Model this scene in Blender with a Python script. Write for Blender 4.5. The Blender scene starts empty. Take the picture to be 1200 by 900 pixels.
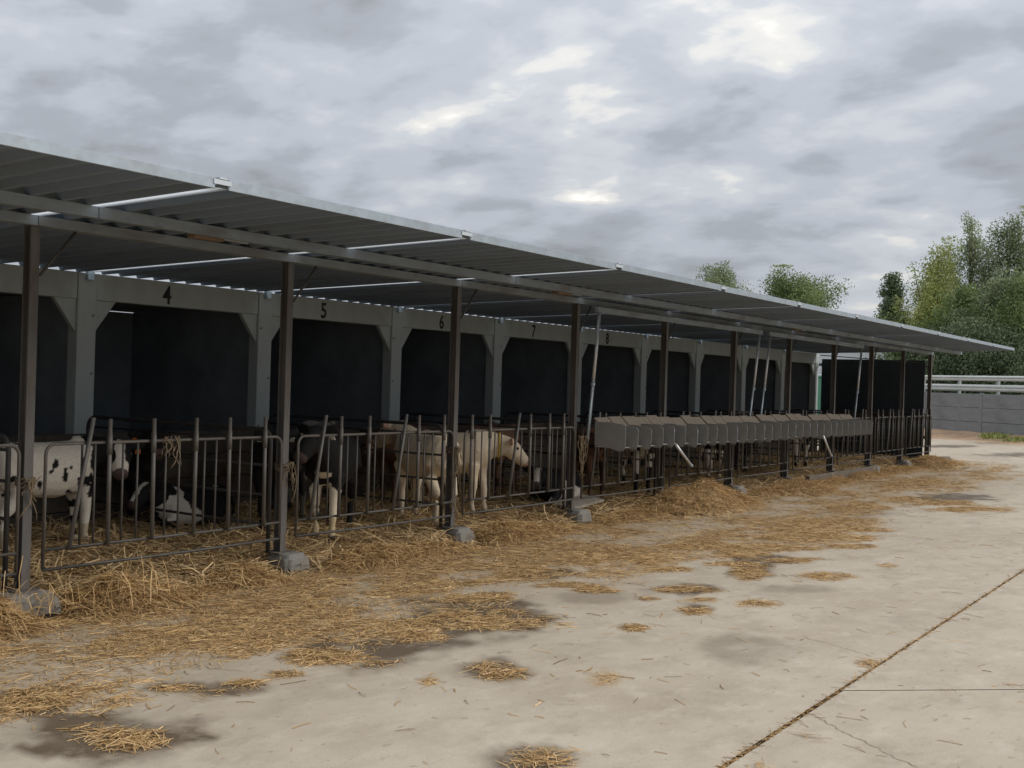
import bpy, bmesh, math, random
import numpy as np
from mathutils import Vector, Matrix, noise as mnoise

random.seed(7); RNG = np.random.default_rng(11)
scene = bpy.context.scene
col = scene.collection
R = math.radians

# ------------------------------------------------------------------ camera
F_PX, YAW, PIT, ROL, CAM_H = 1306.74, 0.6021, -0.0026, 0.0307, 1.6      # focal length in pixels of a 1200 px wide picture
fw = Vector((math.cos(YAW)*math.cos(PIT), math.sin(YAW)*math.cos(PIT), math.sin(PIT)))
rt0 = Vector((math.sin(YAW), -math.cos(YAW), 0)); up0 = rt0.cross(fw)
rt = rt0*math.cos(ROL) + up0*math.sin(ROL); up = -rt0*math.sin(ROL) + up0*math.cos(ROL)
cd = bpy.data.cameras.new('camera'); cam = bpy.data.objects.new('camera', cd); col.objects.link(cam)
cd.sensor_width = 36; cd.lens = F_PX/1200*36; cd.clip_end = 2000; cd.clip_start = 0.05
M4 = Matrix((rt, up, -fw)).transposed().to_4x4(); M4.translation = (0, 0, CAM_H); cam.matrix_world = M4
scene.camera = cam

# ------------------------------------------------------------------ sky (overcast) and sun
SUN_AZ, SUN_EL = R(-62), R(36)
world = bpy.data.worlds.new('World'); scene.world = world; world.use_nodes = True
nt = world.node_tree; nt.nodes.clear()
def wn(t, **k):
    n = nt.nodes.new(t)
    for a, b in k.items(): setattr(n, a, b)
    return n
def wl(a, b): nt.links.new(a, b)
def wmath(op, a, b=None, c=None, clamp=False):
    n = wn('ShaderNodeMath', operation=op, use_clamp=clamp)
    for i, v in enumerate((a, b, c)):
        if v is None: continue
        if isinstance(v, (int, float)): n.inputs[i].default_value = v
        else: wl(v, n.inputs[i])
    return n.outputs[0]
tc = wn('ShaderNodeTexCoord'); sep = wn('ShaderNodeSeparateXYZ'); wl(tc.outputs['Generated'], sep.inputs[0])
zc = wmath('MAXIMUM', sep.outputs[2], 0.0)
den = wmath('ADD', zc, 0.24)
comb = wn('ShaderNodeCombineXYZ'); wl(wmath('DIVIDE', sep.outputs[0], den), comb.inputs[0]); wl(wmath('DIVIDE', sep.outputs[1], den), comb.inputs[1])
comb.inputs[2].default_value = 3.4
def wnoise(scale, detail, rough, off, dist=0.0):
    mp = wn('ShaderNodeMapping'); mp.inputs['Location'].default_value = off; mp.inputs['Rotation'].default_value = (0, 0, R(35)); mp.inputs['Scale'].default_value = (1.0, 0.8, 1)
    wl(comb.outputs[0], mp.inputs[0])
    n = wn('ShaderNodeTexNoise'); wl(mp.outputs[0], n.inputs['Vector'])
    n.inputs['Scale'].default_value = scale; n.inputs['Detail'].default_value = detail; n.inputs['Roughness'].default_value = rough; n.inputs['Distortion'].default_value = dist
    return n.outputs['Fac']
big = wnoise(1.5, 3, 0.5, (64, 12, 0)); mid = wnoise(5.4, 8, 0.50, (71, 33, 0), 0.15)
dens = wmath('ADD', wmath('MULTIPLY', big, 0.50), wmath('MULTIPLY', mid, 0.62))
hz = wn('ShaderNodeMapRange'); hz.inputs[1].default_value = 0.0; hz.inputs[2].default_value = 0.16; hz.inputs[3].default_value = 0.35; hz.inputs[4].default_value = 1.0; wl(zc, hz.inputs[0])      # distant clouds merge into an even grey
dens = wmath('ADD', wmath('MULTIPLY', wmath('SUBTRACT', dens, 0.575), hz.outputs[0]), 0.57)
ramp = wn('ShaderNodeValToRGB'); wl(dens, ramp.inputs[0])
cr = ramp.color_ramp; cr.interpolation = 'EASE'
cr.elements[0].position = 0.36; cr.elements[0].color = (0.265, 0.275, 0.295, 1)
cr.elements[1].position = 0.76; cr.elements[1].color = (1.0, 0.97, 0.91, 1)
for p, c in ((0.47, (0.35, 0.375, 0.415, 1)), (0.56, (0.445, 0.475, 0.525, 1)), (0.64, (0.535, 0.56, 0.60, 1)), (0.69, (0.69, 0.685, 0.67, 1))):
    e = cr.elements.new(p); e.color = c
# an overcast sky is about three times as bright overhead as at the horizon, and brighter round the hidden sun
lum = wmath('MULTIPLY_ADD', zc, 0.95, 0.82)
sunv = (math.cos(SUN_EL)*math.cos(SUN_AZ), math.cos(SUN_EL)*math.sin(SUN_AZ), math.sin(SUN_EL))
dot = wn('ShaderNodeVectorMath', operation='DOT_PRODUCT'); wl(tc.outputs['Generated'], dot.inputs[0]); dot.inputs[1].default_value = sunv
glow = wmath('POWER', wmath('MAXIMUM', dot.outputs['Value'], 0.0), 7.0)
lum2 = wmath('MULTIPLY', lum, wmath('MULTIPLY_ADD', glow, 0.35, 0.92))
cl = wn('ShaderNodeMix', data_type='RGBA', blend_type='MULTIPLY'); cl.inputs[0].default_value = 1.0
wl(ramp.outputs[0], cl.inputs[6]); cmb = wn('ShaderNodeCombineColor'); [wl(lum2, cmb.inputs[i]) for i in range(3)]; wl(cmb.outputs[0], cl.inputs[7])
sky = wn('ShaderNodeTexSky', sky_type='NISHITA', sun_disc=False); sky.sun_elevation = SUN_EL; sky.sun_rotation = R(90) - SUN_AZ
skys = wn('ShaderNodeMix', data_type='RGBA', blend_type='MULTIPLY'); skys.inputs[0].default_value = 1.0; wl(sky.outputs[0], skys.inputs[6]); skys.inputs[7].default_value = (0.1, 0.1, 0.1, 1)
mix = wn('ShaderNodeMix', data_type='RGBA'); mix.inputs[0].default_value = 0.97; wl(skys.outputs[2], mix.inputs[6]); wl(cl.outputs[2], mix.inputs[7])
bg = wn('ShaderNodeBackground'); wl(mix.outputs[2], bg.inputs[0]); bg.inputs[1].default_value = 1.0
wl(bg.outputs[0], wn('ShaderNodeOutputWorld').inputs[0])
sd = bpy.data.lights.new('sun', 'SUN'); sd.energy = 1.45; sd.angle = R(32); sd.color = (1.0, 0.95, 0.87)
so = bpy.data.objects.new('sun', sd); col.objects.link(so); so.location = (10, 10, 30)
so.rotation_euler = Vector(sunv).to_track_quat('Z', 'Y').to_euler()
scene.view_settings.view_transform = 'Standard'; scene.view_settings.look = 'None'; scene.view_settings.gamma = 1; scene.view_settings.exposure = 0.36
scene.view_settings.use_curve_mapping = False

# ------------------------------------------------------------------ helpers
def pix_ray(u, v): return fw + rt*((u-600)/F_PX) - up*((v-450)/F_PX)
def on_z(u, v, z=0.0):
    d = pix_ray(u, v); t = (z-CAM_H)/d.z; return Vector((d.x*t, d.y*t, z))
def on_dist(u, v, dist):                       # point along a pixel's direction at a plan distance
    d = pix_ray(u, v); t = dist/math.hypot(d.x, d.y); return Vector((d.x*t, d.y*t, CAM_H+d.z*t))

class MB:
    def __init__(s): s.v = []; s.f = []
    def add(s, vs, fs):
        o = len(s.v); s.v += [tuple(v) for v in vs]; s.f += [tuple(i+o for i in f) for f in fs]; return s
    def box(s, x0, x1, y0, y1, z0, z1):
        vs = [(x, y, z) for x in (x0, x1) for y in (y0, y1) for z in (z0, z1)]
        return s.add(vs, [(0,1,3,2),(4,6,7,5),(0,4,5,1),(2,3,7,6),(0,2,6,4),(1,5,7,3)])
    def path(s, pts, r, seg=8, cap=True):
        pts = [Vector(p) for p in pts]; n = len(pts); rs = r if isinstance(r, (list, tuple)) else [r]*n
        vs = []; ref = None
        for i, p in enumerate(pts):
            t = (pts[min(i+1, n-1)] - pts[max(i-1, 0)]).normalized()
            if ref is None: ref = Vector((0, 0, 1)) if abs(t.z) < 0.9 else Vector((1, 0, 0))
            a = t.cross(ref).normalized(); b = t.cross(a).normalized(); ref = a.cross(t).normalized()*-1 if False else ref
            if abs(t.dot(ref)) > 0.95: ref = Vector((1, 0, 0)) if abs(t.x) < 0.9 else Vector((0, 1, 0))
            for k in range(seg):
                an = 2*math.pi*k/seg; vs.append(p + (a*math.cos(an) + b*math.sin(an))*rs[i])
        fs = [(i*seg+k, i*seg+(k+1) % seg, (i+1)*seg+(k+1) % seg, (i+1)*seg+k) for i in range(n-1) for k in range(seg)]
        if cap: fs += [tuple(range(seg))[::-1], tuple((n-1)*seg+k for k in range(seg))]
        return s.add(vs, fs)
    def prism(s, poly, axis, a, b):             # poly in the two other axes, extruded from a to b along axis
        n = len(poly)
        def P(q, t):
            if axis == 'x': return (t, q[0], q[1])
            if axis == 'y': return (q[0], t, q[1])
            return (q[0], q[1], t)
        return s.add([P(q, a) for q in poly] + [P(q, b) for q in poly], [tuple(range(n))[::-1], tuple(range(n, 2*n))] + [(i, (i+1) % n, n+(i+1) % n, n+i) for i in range(n)])
    def mesh(s, name, smooth=False, bevel=0):
        me = bpy.data.meshes.new(name); me.from_pydata(s.v, [], s.f)
        bm = bmesh.new(); bm.from_mesh(me); bmesh.ops.recalc_face_normals(bm, faces=bm.faces)
        if bevel: bmesh.ops.bevel(bm, geom=list(bm.edges), offset=bevel, segments=1, affect='EDGES')
        bm.to_mesh(me); bm.free()
        if smooth:
            for p in me.polygons: p.use_smooth = True
        me.update(); return me

WORLD = {}                                       # object -> world position of its origin (parents carry no rotation here)
def put(name, me, mat, parent=None, loc=(0, 0, 0), **props):
    o = bpy.data.objects.new(name, me); col.objects.link(o)
    if mat is not None and me is not None and not me.materials: me.materials.append(mat)
    o.location = loc
    if parent: o.parent = parent
    for k, v in props.items(): o[k] = v
    return o
def thing(name, label, cat, loc, rz=0, group=None):
    o = bpy.data.objects.new(name, None); col.objects.link(o); o.location = loc; o.rotation_euler = (0, 0, rz)
    o.empty_display_size = 0.2
    o['label'] = label; o['category'] = cat
    if group: o['group'] = group
    return o
def tag(o, label, cat, group=None):
    o['label'] = label; o['category'] = cat
    if group: o['group'] = group
    return o
def ordinal(n): return ['first','second','third','fourth','fifth','sixth','seventh','eighth','ninth','tenth','eleventh','twelfth','thirteenth','fourteenth','fifteenth','sixteenth','seventeenth','eighteenth','nineteenth','twentieth','twenty-first','twenty-second','twenty-third','twenty-fourth','twenty-fifth','twenty-sixth','twenty-seventh','twenty-eighth','twenty-ninth','thirtieth','thirty-first'][n]

# value noise used for layout (vectorised)
def vnoise(x, y, seed=0):
    x = np.asarray(x, float); y = np.asarray(y, float)
    xi = np.floor(x).astype(np.int64); yi = np.floor(y).astype(np.int64); xf = x-xi; yf = y-yi
    def h(a, b):
        n = (a*374761393 + b*668265263 + seed*144665) & 0x7fffffff
        n = ((n ^ (n >> 13))*1274126177) & 0x7fffffff
        return ((n ^ (n >> 16)) & 0xffff)/65535.0
    u = xf*xf*(3-2*xf); v = yf*yf*(3-2*yf)
    return (h(xi, yi)*(1-u)+h(xi+1, yi)*u)*(1-v) + (h(xi, yi+1)*(1-u)+h(xi+1, yi+1)*u)*v
def fbm(x, y, seed=0, o=4):
    a = 0; w = 0.5; t = 0
    for i in range(o):
        a = a + w*vnoise(x*2**i, y*2**i, seed+i*17); t += w; w *= 0.5
    return a/t
def sstep(a, b, x): t = np.clip((np.asarray(x, float)-a)/(b-a), 0, 1); return t*t*(3-2*t)

# ------------------------------------------------------------------ materials
def material(name, base, rough=0.7, metal=0.0, var=0.15, scale=6.0, bump=0.0, bscale=60.0, col2=None, fac2=(0.5, 0.7), scale2=3.0, stretch=None, attr=None, spec=0.5):
    m = bpy.data.materials.new(name); m.use_nodes = True; t = m.node_tree; b = t.nodes['Principled BSDF']
    def N(k): return t.nodes.new(k)
    tcn = N('ShaderNodeTexCoord'); vec = tcn.outputs['Object']
    if stretch:
        mp = N('ShaderNodeMapping'); mp.inputs['Scale'].default_value = stretch; t.links.new(vec, mp.inputs[0]); vec = mp.outputs[0]
    n1 = N('ShaderNodeTexNoise'); n1.inputs['Scale'].default_value = scale; n1.inputs['Detail'].default_value = 6; n1.inputs['Roughness'].default_value = 0.6; t.links.new(vec, n1.inputs['Vector'])
    rp = N('ShaderNodeValToRGB'); t.links.new(n1.outputs['Fac'], rp.inputs[0])
    c = Vector(base)
    rp.color_ramp.elements[0].position = 0.3; rp.color_ramp.elements[0].color = (*(c*(1-var)), 1)
    rp.color_ramp.elements[1].position = 0.7; rp.color_ramp.elements[1].color = (*(c*(1+var)), 1)
    out = rp.outputs[0]
    if col2:
        n2 = N('ShaderNodeTexNoise'); n2.inputs['Scale'].default_value = scale2; n2.inputs['Detail'].default_value = 8; n2.inputs['Roughness'].default_value = 0.65; t.links.new(vec, n2.inputs['Vector'])
        r2 = N('ShaderNodeMapRange'); r2.inputs[1].default_value = fac2[0]; r2.inputs[2].default_value = fac2[1]; t.links.new(n2.outputs['Fac'], r2.inputs[0])
        mx = N('ShaderNodeMix'); mx.data_type = 'RGBA'; t.links.new(r2.outputs[0], mx.inputs[0]); t.links.new(out, mx.inputs[6]); mx.inputs[7].default_value = (*col2, 1); out = mx.outputs[2]
    t.links.new(out, b.inputs['Base Color'])
    b.inputs['Roughness'].default_value = rough; b.inputs['Metallic'].default_value = metal; b.inputs['Specular IOR Level'].default_value = spec
    if bump:
        n3 = N('ShaderNodeTexNoise'); n3.inputs['Scale'].default_value = bscale; n3.inputs['Detail'].default_value = 5; t.links.new(vec, n3.inputs['Vector'])
        bp = N('ShaderNodeBump'); bp.inputs['Strength'].default_value = bump; bp.inputs['Distance'].default_value = 0.01; t.links.new(n3.outputs['Fac'], bp.inputs['Height']); t.links.new(bp.outputs[0], b.inputs['Normal'])
    return m
MAT = {}
MAT['roof'] = material('roof_sheet', (0.195, 0.25, 0.325), 0.6, 0.15, 0.18, 1.5, stretch=(1, 0.25, 1), col2=(0.16, 0.18, 0.205), fac2=(0.55, 0.75), scale2=2.0)
MAT['roof_far'] = MAT['roof']
MAT['zinc'] = material('galvanised_steel', (0.33, 0.38, 0.42), 0.45, 0.35, 0.12, 9.0, col2=(0.27, 0.29, 0.30), scale2=4.0)
MAT['beam'] = material('dull_galvanised_beam', (0.26, 0.295, 0.325), 0.6, 0.3, 0.16, 5.0, col2=(0.20, 0.20, 0.20), scale2=3.0, stretch=(0.6, 2, 2))
MAT['post'] = material('weathered_brown_steel', (0.115, 0.106, 0.097), 0.75, 0.15, 0.22, 7.0, bump=0.25, col2=(0.085, 0.06, 0.045), fac2=(0.5, 0.72), scale2=5.0, stretch=(1.5, 1.5, 0.35))
MAT['portal'] = material('grey_green_concrete', (0.39, 0.425, 0.425), 0.85, 0, 0.1, 3.0, bump=0.15, col2=(0.25, 0.255, 0.24), fac2=(0.52, 0.8), scale2=2.2, stretch=(1, 1, 0.4))
MAT['dark'] = material('black_panel', (0.040, 0.048, 0.056), 0.9, 0, 0.2, 2.0, spec=0.2)
MAT['lining'] = material('grey_hut_lining', (0.19, 0.215, 0.24), 0.9, 0, 0.25, 1.5, col2=(0.17, 0.19, 0.21), scale2=1.0, spec=0.2)
MAT['lowboard'] = material('soiled_dark_board', (0.07, 0.06, 0.05), 0.9, 0, 0.3, 3.0, col2=(0.16, 0.12, 0.085), fac2=(0.48, 0.8), scale2=1.8, stretch=(1, 1, 0.6), spec=0.2)
MAT['bar'] = material('worn_steel_bar', (0.125, 0.118, 0.108), 0.6, 0.4, 0.22, 8.0, col2=(0.10, 0.07, 0.05), fac2=(0.5, 0.7), scale2=6.0, stretch=(1, 1, 0.5))
MAT['thinbar'] = material('dark_steel_bar', (0.085, 0.078, 0.07), 0.65, 0.4, 0.25, 8.0, stretch=(1, 1, 0.5))
MAT['framebar'] = material('brown_steel_frame', (0.105, 0.092, 0.078), 0.65, 0.3, 0.25, 8.0)
MAT['darkrail'] = material('blackened_steel', (0.035, 0.032, 0.03), 0.7, 0.2, 0.25, 8.0)
MAT['silver'] = material('silver_tube', (0.55, 0.56, 0.57), 0.4, 0.6, 0.1, 12.0)
MAT['box'] = material('grey_feed_box', (0.27, 0.265, 0.25), 0.7, 0.1, 0.12, 5.0, bump=0.1, col2=(0.22, 0.20, 0.17), fac2=(0.5, 0.8), scale2=4.0)
MAT['boxback'] = material('stained_brown_board', (0.165, 0.135, 0.105), 0.9, 0, 0.25, 8.0, bump=0.3, col2=(0.28, 0.22, 0.15), fac2=(0.58, 0.8), scale2=9.0)
MAT['block'] = material('concrete_footing', (0.20, 0.19, 0.17), 0.95, 0, 0.15, 6.0, bump=0.4, bscale=35, col2=(0.16, 0.14, 0.11), scale2=4.0)
MAT['brown'] = material('brown_timber', (0.20, 0.135, 0.085), 0.85, 0, 0.2, 12.0, stretch=(0.4, 2, 2))
_pm = bpy.data.materials.new('translucent_sheet'); _pm.use_nodes = True; _q = _pm.node_tree; _tr = _q.nodes.new('ShaderNodeBsdfTranslucent'); _tr.inputs[0].default_value = (0.85, 0.87, 0.88, 1); _mx = _q.nodes.new('ShaderNodeMixShader'); _mx.inputs[0].default_value = 0.85
_q.links.new(_q.nodes['Principled BSDF'].outputs[0], _mx.inputs[1]); _q.links.new(_tr.outputs[0], _mx.inputs[2]); _q.links.new(_mx.outputs[0], _q.nodes['Material Output'].inputs[0]); _q.nodes['Principled BSDF'].inputs['Roughness'].default_value = 0.4
MAT['poly'] = _pm
MAT['ink'] = material('black_stencil_paint', (0.010, 0.011, 0.012), 0.7, 0, 0.1)
MAT['bluezinc'] = material('pale_blue_clip', (0.40, 0.50, 0.58), 0.5, 0.2, 0.1)
MAT['capwhite'] = material('bright_zinc_cap', (0.50, 0.54, 0.57), 0.4, 0.2, 0.05)
MAT['twine'] = material('dirty_twine', (0.20, 0.15, 0.09), 0.95, 0, 0.3, 30.0)
MAT['wall'] = material('grey_wall_panel', (0.235, 0.24, 0.24), 0.9, 0, 0.12, 1.2, bump=0.1, bscale=12, col2=(0.165, 0.17, 0.17), fac2=(0.5, 0.75), scale2=0.8, stretch=(1, 1, 2.5))
MAT['railpale'] = material('pale_guard_rail', (0.62, 0.63, 0.60), 0.5, 0.1, 0.08, 2.0)
MAT['soil'] = material('sandy_soil', (0.42, 0.28, 0.17), 0.97, 0, 0.25, 2.0, bump=0.6, bscale=8, col2=(0.24, 0.16, 0.10), scale2=1.2)
MAT['ground'] = material('dry_field_ground', (0.16, 0.13, 0.08), 0.97, 0, 0.25, 0.3, col2=(0.10, 0.11, 0.05), fac2=(0.45, 0.6), scale2=0.05)
MAT['white'] = material('white_cladding', (0.78, 0.79, 0.80), 0.7, 0, 0.04)
MAT['greytrim'] = material('grey_metal_trim', (0.35, 0.36, 0.37), 0.6, 0.2, 0.1)
MAT['green'] = material('green_painted_metal', (0.085, 0.26, 0.17), 0.6, 0, 0.15, 2.0)
MAT['wood'] = material('grey_timber', (0.13, 0.105, 0.08), 0.9, 0, 0.25, 10.0, bump=0.4, stretch=(0.5, 2, 2))
MAT['whiteboard'] = material('dirty_white_board', (0.36, 0.33, 0.28), 0.8, 0, 0.15, 5.0, col2=(0.28, 0.22, 0.15), scale2=3.0)
MAT['tag'] = material('orange_plastic', (0.55, 0.17, 0.035), 0.6, 0, 0.1)
MAT['tagw'] = material('white_plastic', (0.62, 0.62, 0.58), 0.6, 0, 0.1)
MAT['tagy'] = material('yellow_strap', (0.50, 0.36, 0.05), 0.7, 0, 0.1)
MAT['eye'] = material('wet_dark_eye', (0.008, 0.007, 0.006), 0.12, 0, 0.05)
MAT['bark'] = material('tree_bark', (0.14, 0.115, 0.09), 0.95, 0, 0.25, 4.0, bump=0.5, bscale=10, stretch=(1, 1, 0.3))

def concrete_mat():
    m = bpy.data.materials.new('yard_concrete'); m.use_nodes = True; t = m.node_tree; b = t.nodes['Principled BSDF']
    def N(k): return t.nodes.new(k)
    def noise(scale, det, ro, vec): n = N('ShaderNodeTexNoise'); n.inputs['Scale'].default_value = scale; n.inputs['Detail'].default_value = det; n.inputs['Roughness'].default_value = ro; t.links.new(vec, n.inputs['Vector']); return n.outputs['Fac']
    def rng(x, a, b_, c=0.0, d=1.0):
        r = N('ShaderNodeMapRange'); r.inputs[1].default_value = a; r.inputs[2].default_value = b_; r.inputs[3].default_value = c; r.inputs[4].default_value = d; t.links.new(x, r.inputs[0]); return r.outputs[0]
    def mixc(f, a, c):
        x = N('ShaderNodeMix'); x.data_type = 'RGBA'
        if isinstance(f, float): x.inputs[0].default_value = f
        else: t.links.new(f, x.inputs[0])
        for i, v in ((6, a), (7, c)):
            if isinstance(v, tuple): x.inputs[i].default_value = (*v, 1)
            else: t.links.new(v, x.inputs[i])
        return x.outputs[2]
    geo = N('ShaderNodeNewGeometry'); vec = geo.outputs['Position']
    st = N('ShaderNodeMapping'); st.inputs['Rotation'].default_value = (0, 0, R(20)); st.inputs['Scale'].default_value = (0.8, 1.2, 1); t.links.new(vec, st.inputs[0])
    c = mixc(rng(noise(0.55, 5, 0.6, vec), 0.35, 0.65), (0.445, 0.37, 0.275), (0.54, 0.465, 0.36))
    c = mixc(rng(noise(2.3, 8, 0.7, st.outputs[0]), 0.46, 0.72, 0, 0.8), c, (0.35, 0.29, 0.215))
    c = mixc(rng(noise(5.5, 6, 0.65, st.outputs[0]), 0.52, 0.72, 0, 0.6), c, (0.60, 0.53, 0.43))
    c = mixc(rng(noise(42, 4, 0.7, vec), 0.60, 0.74, 0, 0.5), c, (0.24, 0.20, 0.16))
    c = mixc(rng(noise(160, 2, 0.5, vec), 0.3, 0.7, 0, 0.25), c, (0.20, 0.18, 0.155))
    c = mixc(rng(noise(15, 3, 0.6, st.outputs[0]), 0.64, 0.70, 0, 0.55), c, (0.25, 0.20, 0.15))
    c = mixc(rng(noise(1.1, 9, 0.72, st.outputs[0]), 0.60, 0.66, 0, 0.35), c, (0.28, 0.23, 0.175))
    av = N('ShaderNodeAttribute'); av.attribute_name = 'dust'; aw = N('ShaderNodeAttribute'); aw.attribute_name = 'wet'
    streak = noise(38, 5, 0.7, st.outputs[0])
    dustc = mixc(rng(streak, 0.35, 0.68), (0.27, 0.185, 0.105), (0.52, 0.37, 0.20))
    dm = N('ShaderNodeMath'); dm.operation = 'MULTIPLY'; t.links.new(av.outputs['Fac'], dm.inputs[0]); t.links.new(rng(noise(7, 7, 0.7, vec), 0.25, 0.55, 0.45, 1.0), dm.inputs[1])
    c = mixc(dm.outputs[0], c, dustc)
    wm = N('ShaderNodeMath'); wm.operation = 'MULTIPLY'; t.links.new(aw.outputs['Fac'], wm.inputs[0]); t.links.new(rng(noise(3.2, 7, 0.7, vec), 0.3, 0.5, 0.35, 1.0), wm.inputs[1])
    c = mixc(wm.outputs[0], c, (0.135, 0.10, 0.066))
    t.links.new(c, b.inputs['Base Color'])
    rr = N('ShaderNodeMapRange'); t.links.new(wm.outputs[0], rr.inputs[0]); rr.inputs[3].default_value = 0.88; rr.inputs[4].default_value = 0.5; t.links.new(rr.outputs[0], b.inputs['Roughness'])
    b.inputs['Specular IOR Level'].default_value = 0.35
    bp = N('ShaderNodeBump'); bp.inputs['Strength'].default_value = 0.35; bp.inputs['Distance'].default_value = 0.006; t.links.new(noise(55, 6, 0.7, vec), bp.inputs['Height']); t.links.new(bp.outputs[0], b.inputs['Normal'])
    return m
MAT['concrete'] = concrete_mat()

def attr_mat(name, c0, c1, rough=0.9, attr='v', trans=0.0, mid=None):
    m = bpy.data.materials.new(name); m.use_nodes = True; t = m.node_tree; b = t.nodes['Principled BSDF']
    a = t.nodes.new('ShaderNodeAttribute'); a.attribute_name = attr
    rp = t.nodes.new('ShaderNodeValToRGB'); rp.color_ramp.elements[0].color = (*c0, 1); rp.color_ramp.elements[1].color = (*c1, 1)
    if mid: e = rp.color_ramp.elements.new(0.5); e.color = (*mid, 1)
    t.links.new(a.outputs['Fac'], rp.inputs[0]); t.links.new(rp.outputs[0], b.inputs['Base Color']); b.inputs['Roughness'].default_value = rough; b.inputs['Specular IOR Level'].default_value = 0.25
    if trans:
        tr = t.nodes.new('ShaderNodeBsdfTranslucent'); t.links.new(rp.outputs[0], tr.inputs[0]); mx = t.nodes.new('ShaderNodeMixShader'); mx.inputs[0].default_value = trans
        t.links.new(b.outputs[0], mx.inputs[1]); t.links.new(tr.outputs[0], mx.inputs[2]); t.links.new(mx.outputs[0], t.nodes['Material Output'].inputs[0])
    return m
MAT['straw'] = attr_mat('loose_straw', (0.22, 0.125, 0.05), (0.74, 0.53, 0.28), mid=(0.50, 0.315, 0.135))
MAT['bedding'] = attr_mat('soiled_bedding_straw', (0.20, 0.13, 0.065), (0.74, 0.55, 0.31), mid=(0.49, 0.335, 0.165))
MAT['heap'] = material('matted_straw', (0.42, 0.285, 0.14), 0.95, 0, 0.45, 26.0, bump=1.0, bscale=45, col2=(0.11, 0.075, 0.035), fac2=(0.48, 0.62), scale2=14.0)
MAT['mat'] = material('matted_bedding', (0.36, 0.25, 0.13), 0.95, 0, 0.45, 20.0, bump=1.0, bscale=45, col2=(0.10, 0.07, 0.04), fac2=(0.45, 0.6), scale2=6.0)
cm = bpy.data.materials.new('calf_coat'); cm.use_nodes = True; _t = cm.node_tree; _b = _t.nodes['Principled BSDF']
_a = _t.nodes.new('ShaderNodeAttribute'); _a.attribute_name = 'coat'; _n = _t.nodes.new('ShaderNodeTexNoise'); _n.inputs['Scale'].default_value = 55; _n.inputs['Detail'].default_value = 4
_tc = _t.nodes.new('ShaderNodeTexCoord'); _mp = _t.nodes.new('ShaderNodeMapping'); _mp.inputs['Scale'].default_value = (0.5, 1, 1); _t.links.new(_tc.outputs['Object'], _mp.inputs[0]); _t.links.new(_mp.outputs[0], _n.inputs['Vector'])
_r = _t.nodes.new('ShaderNodeMapRange'); _r.inputs[3].default_value = 0.72; _r.inputs[4].default_value = 1.15; _t.links.new(_n.outputs['Fac'], _r.inputs[0])
_m = _t.nodes.new('ShaderNodeMix'); _m.data_type = 'RGBA'; _m.blend_type = 'MULTIPLY'; _m.inputs[0].default_value = 1; _t.links.new(_a.outputs['Color'], _m.inputs[6]); _t.links.new(_r.outputs[0], _m.inputs[7])
_t.links.new(_m.outputs[2], _b.inputs['Base Color']); _b.inputs['Roughness'].default_value = 0.8; _b.inputs['Sheen Weight'].default_value = 0.0; _b.inputs['Specular IOR Level'].default_value = 0.2
_bp = _t.nodes.new('ShaderNodeBump'); _bp.inputs['Strength'].default_value = 0.3; _bp.inputs['Distance'].default_value = 0.01; _t.links.new(_n.outputs['Fac'], _bp.inputs['Height']); _t.links.new(_bp.outputs[0], _b.inputs['Normal'])
MAT['coat'] = cm

# ------------------------------------------------------------------ layout constants (metres)
X0, S = 4.155, 2.2516                            # first post and bay length along the shed
YP, YG, YB, YE = 6.64, 6.55, 9.30, 4.85          # front posts, gates, rear portals, roof edge
def XN(n): return X0 + S*n
BAYS = range(-2, 10)
def roof_z(y): return 2.615 + (y-YE)*(2.506-2.615)/(YB-YE)

# straw coverage of the yard
OUT = np.array([(x_, y_-(0.28 if x_ > 7.5 else 0.08)) for x_, y_ in [(-4, 4.9), (2.9, 4.8), (3.6, 4.75), (4.3, 4.45), (4.83, 4.3), (5.6, 4.35), (6.2, 4.1), (6.8, 4.75), (8.26, 4.75), (9.5, 4.5), (10.5, 4.3), (12.5, 3.9), (14.1, 4.0), (15.5, 4.6), (17, 4.7), (20.6, 4.45), (24, 4.6), (27, 4.9), (28.2, 5.6), (29.5, 6.6)]])
def pix_patch(cx, cy, rx, ry):
    c = on_z(cx, cy); a = on_z(cx+rx, cy)-c; b = on_z(cx, cy-ry)-c
    return np.array([c.x, c.y]), np.linalg.inv(np.array([[a.x, b.x], [a.y, b.y]]))
STRAW = [pix_patch(*p) for p in ((55,822,80,20),(140,862,62,16),(205,806,36,6),(292,803,24,6),(395,772,70,15),(330,790,30,6),(560,728,100,13),(470,745,60,9),(585,788,44,13),(503,799,7,6),(712,797,24,10),(627,888,46,18),(745,735,18,6),(795,691,46,5),(820,703,30,4),(890,707,36,6),(965,676,38,6),(952,864,28,8),(1018,778,14,4),(1188,805,16,4),(888,898,10,6),(1040,663,14,3),(655,686,40,5),(560,700,60,6),(700,655,70,8),(880,672,22,10),(815,716,20,5),(935,628,95,16),(880,648,60,6),(990,640,40,4),(1140,597,70,4),(1110,590,50,4),(1075,566,60,6),(760,655,60,7),(830,640,70,8),(905,642,80,7),(965,612,70,8),(1000,595,50,6),(860,662,40,5),(790,668,40,5),(930,656,40,4),(1010,621,40,4),(700,692,30,4),(760,702,22,4),(620,668,50,6),(1060,585,40,4))]
WET = [pix_patch(*p) for p in ((130,862,125,34),(240,806,90,11),(430,760,110,22),(560,720,110,26),(585,786,52,17),(615,885,80,27),(800,690,58,8),(880,665,30,15),(1115,583,60,6),(1200,533,60,3),(1110,523,50,2),(1180,519,40,2),(60,880,70,14),(820,712,30,9),(640,672,50,7),(905,655,45,7),(30,825,70,18))]
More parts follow.
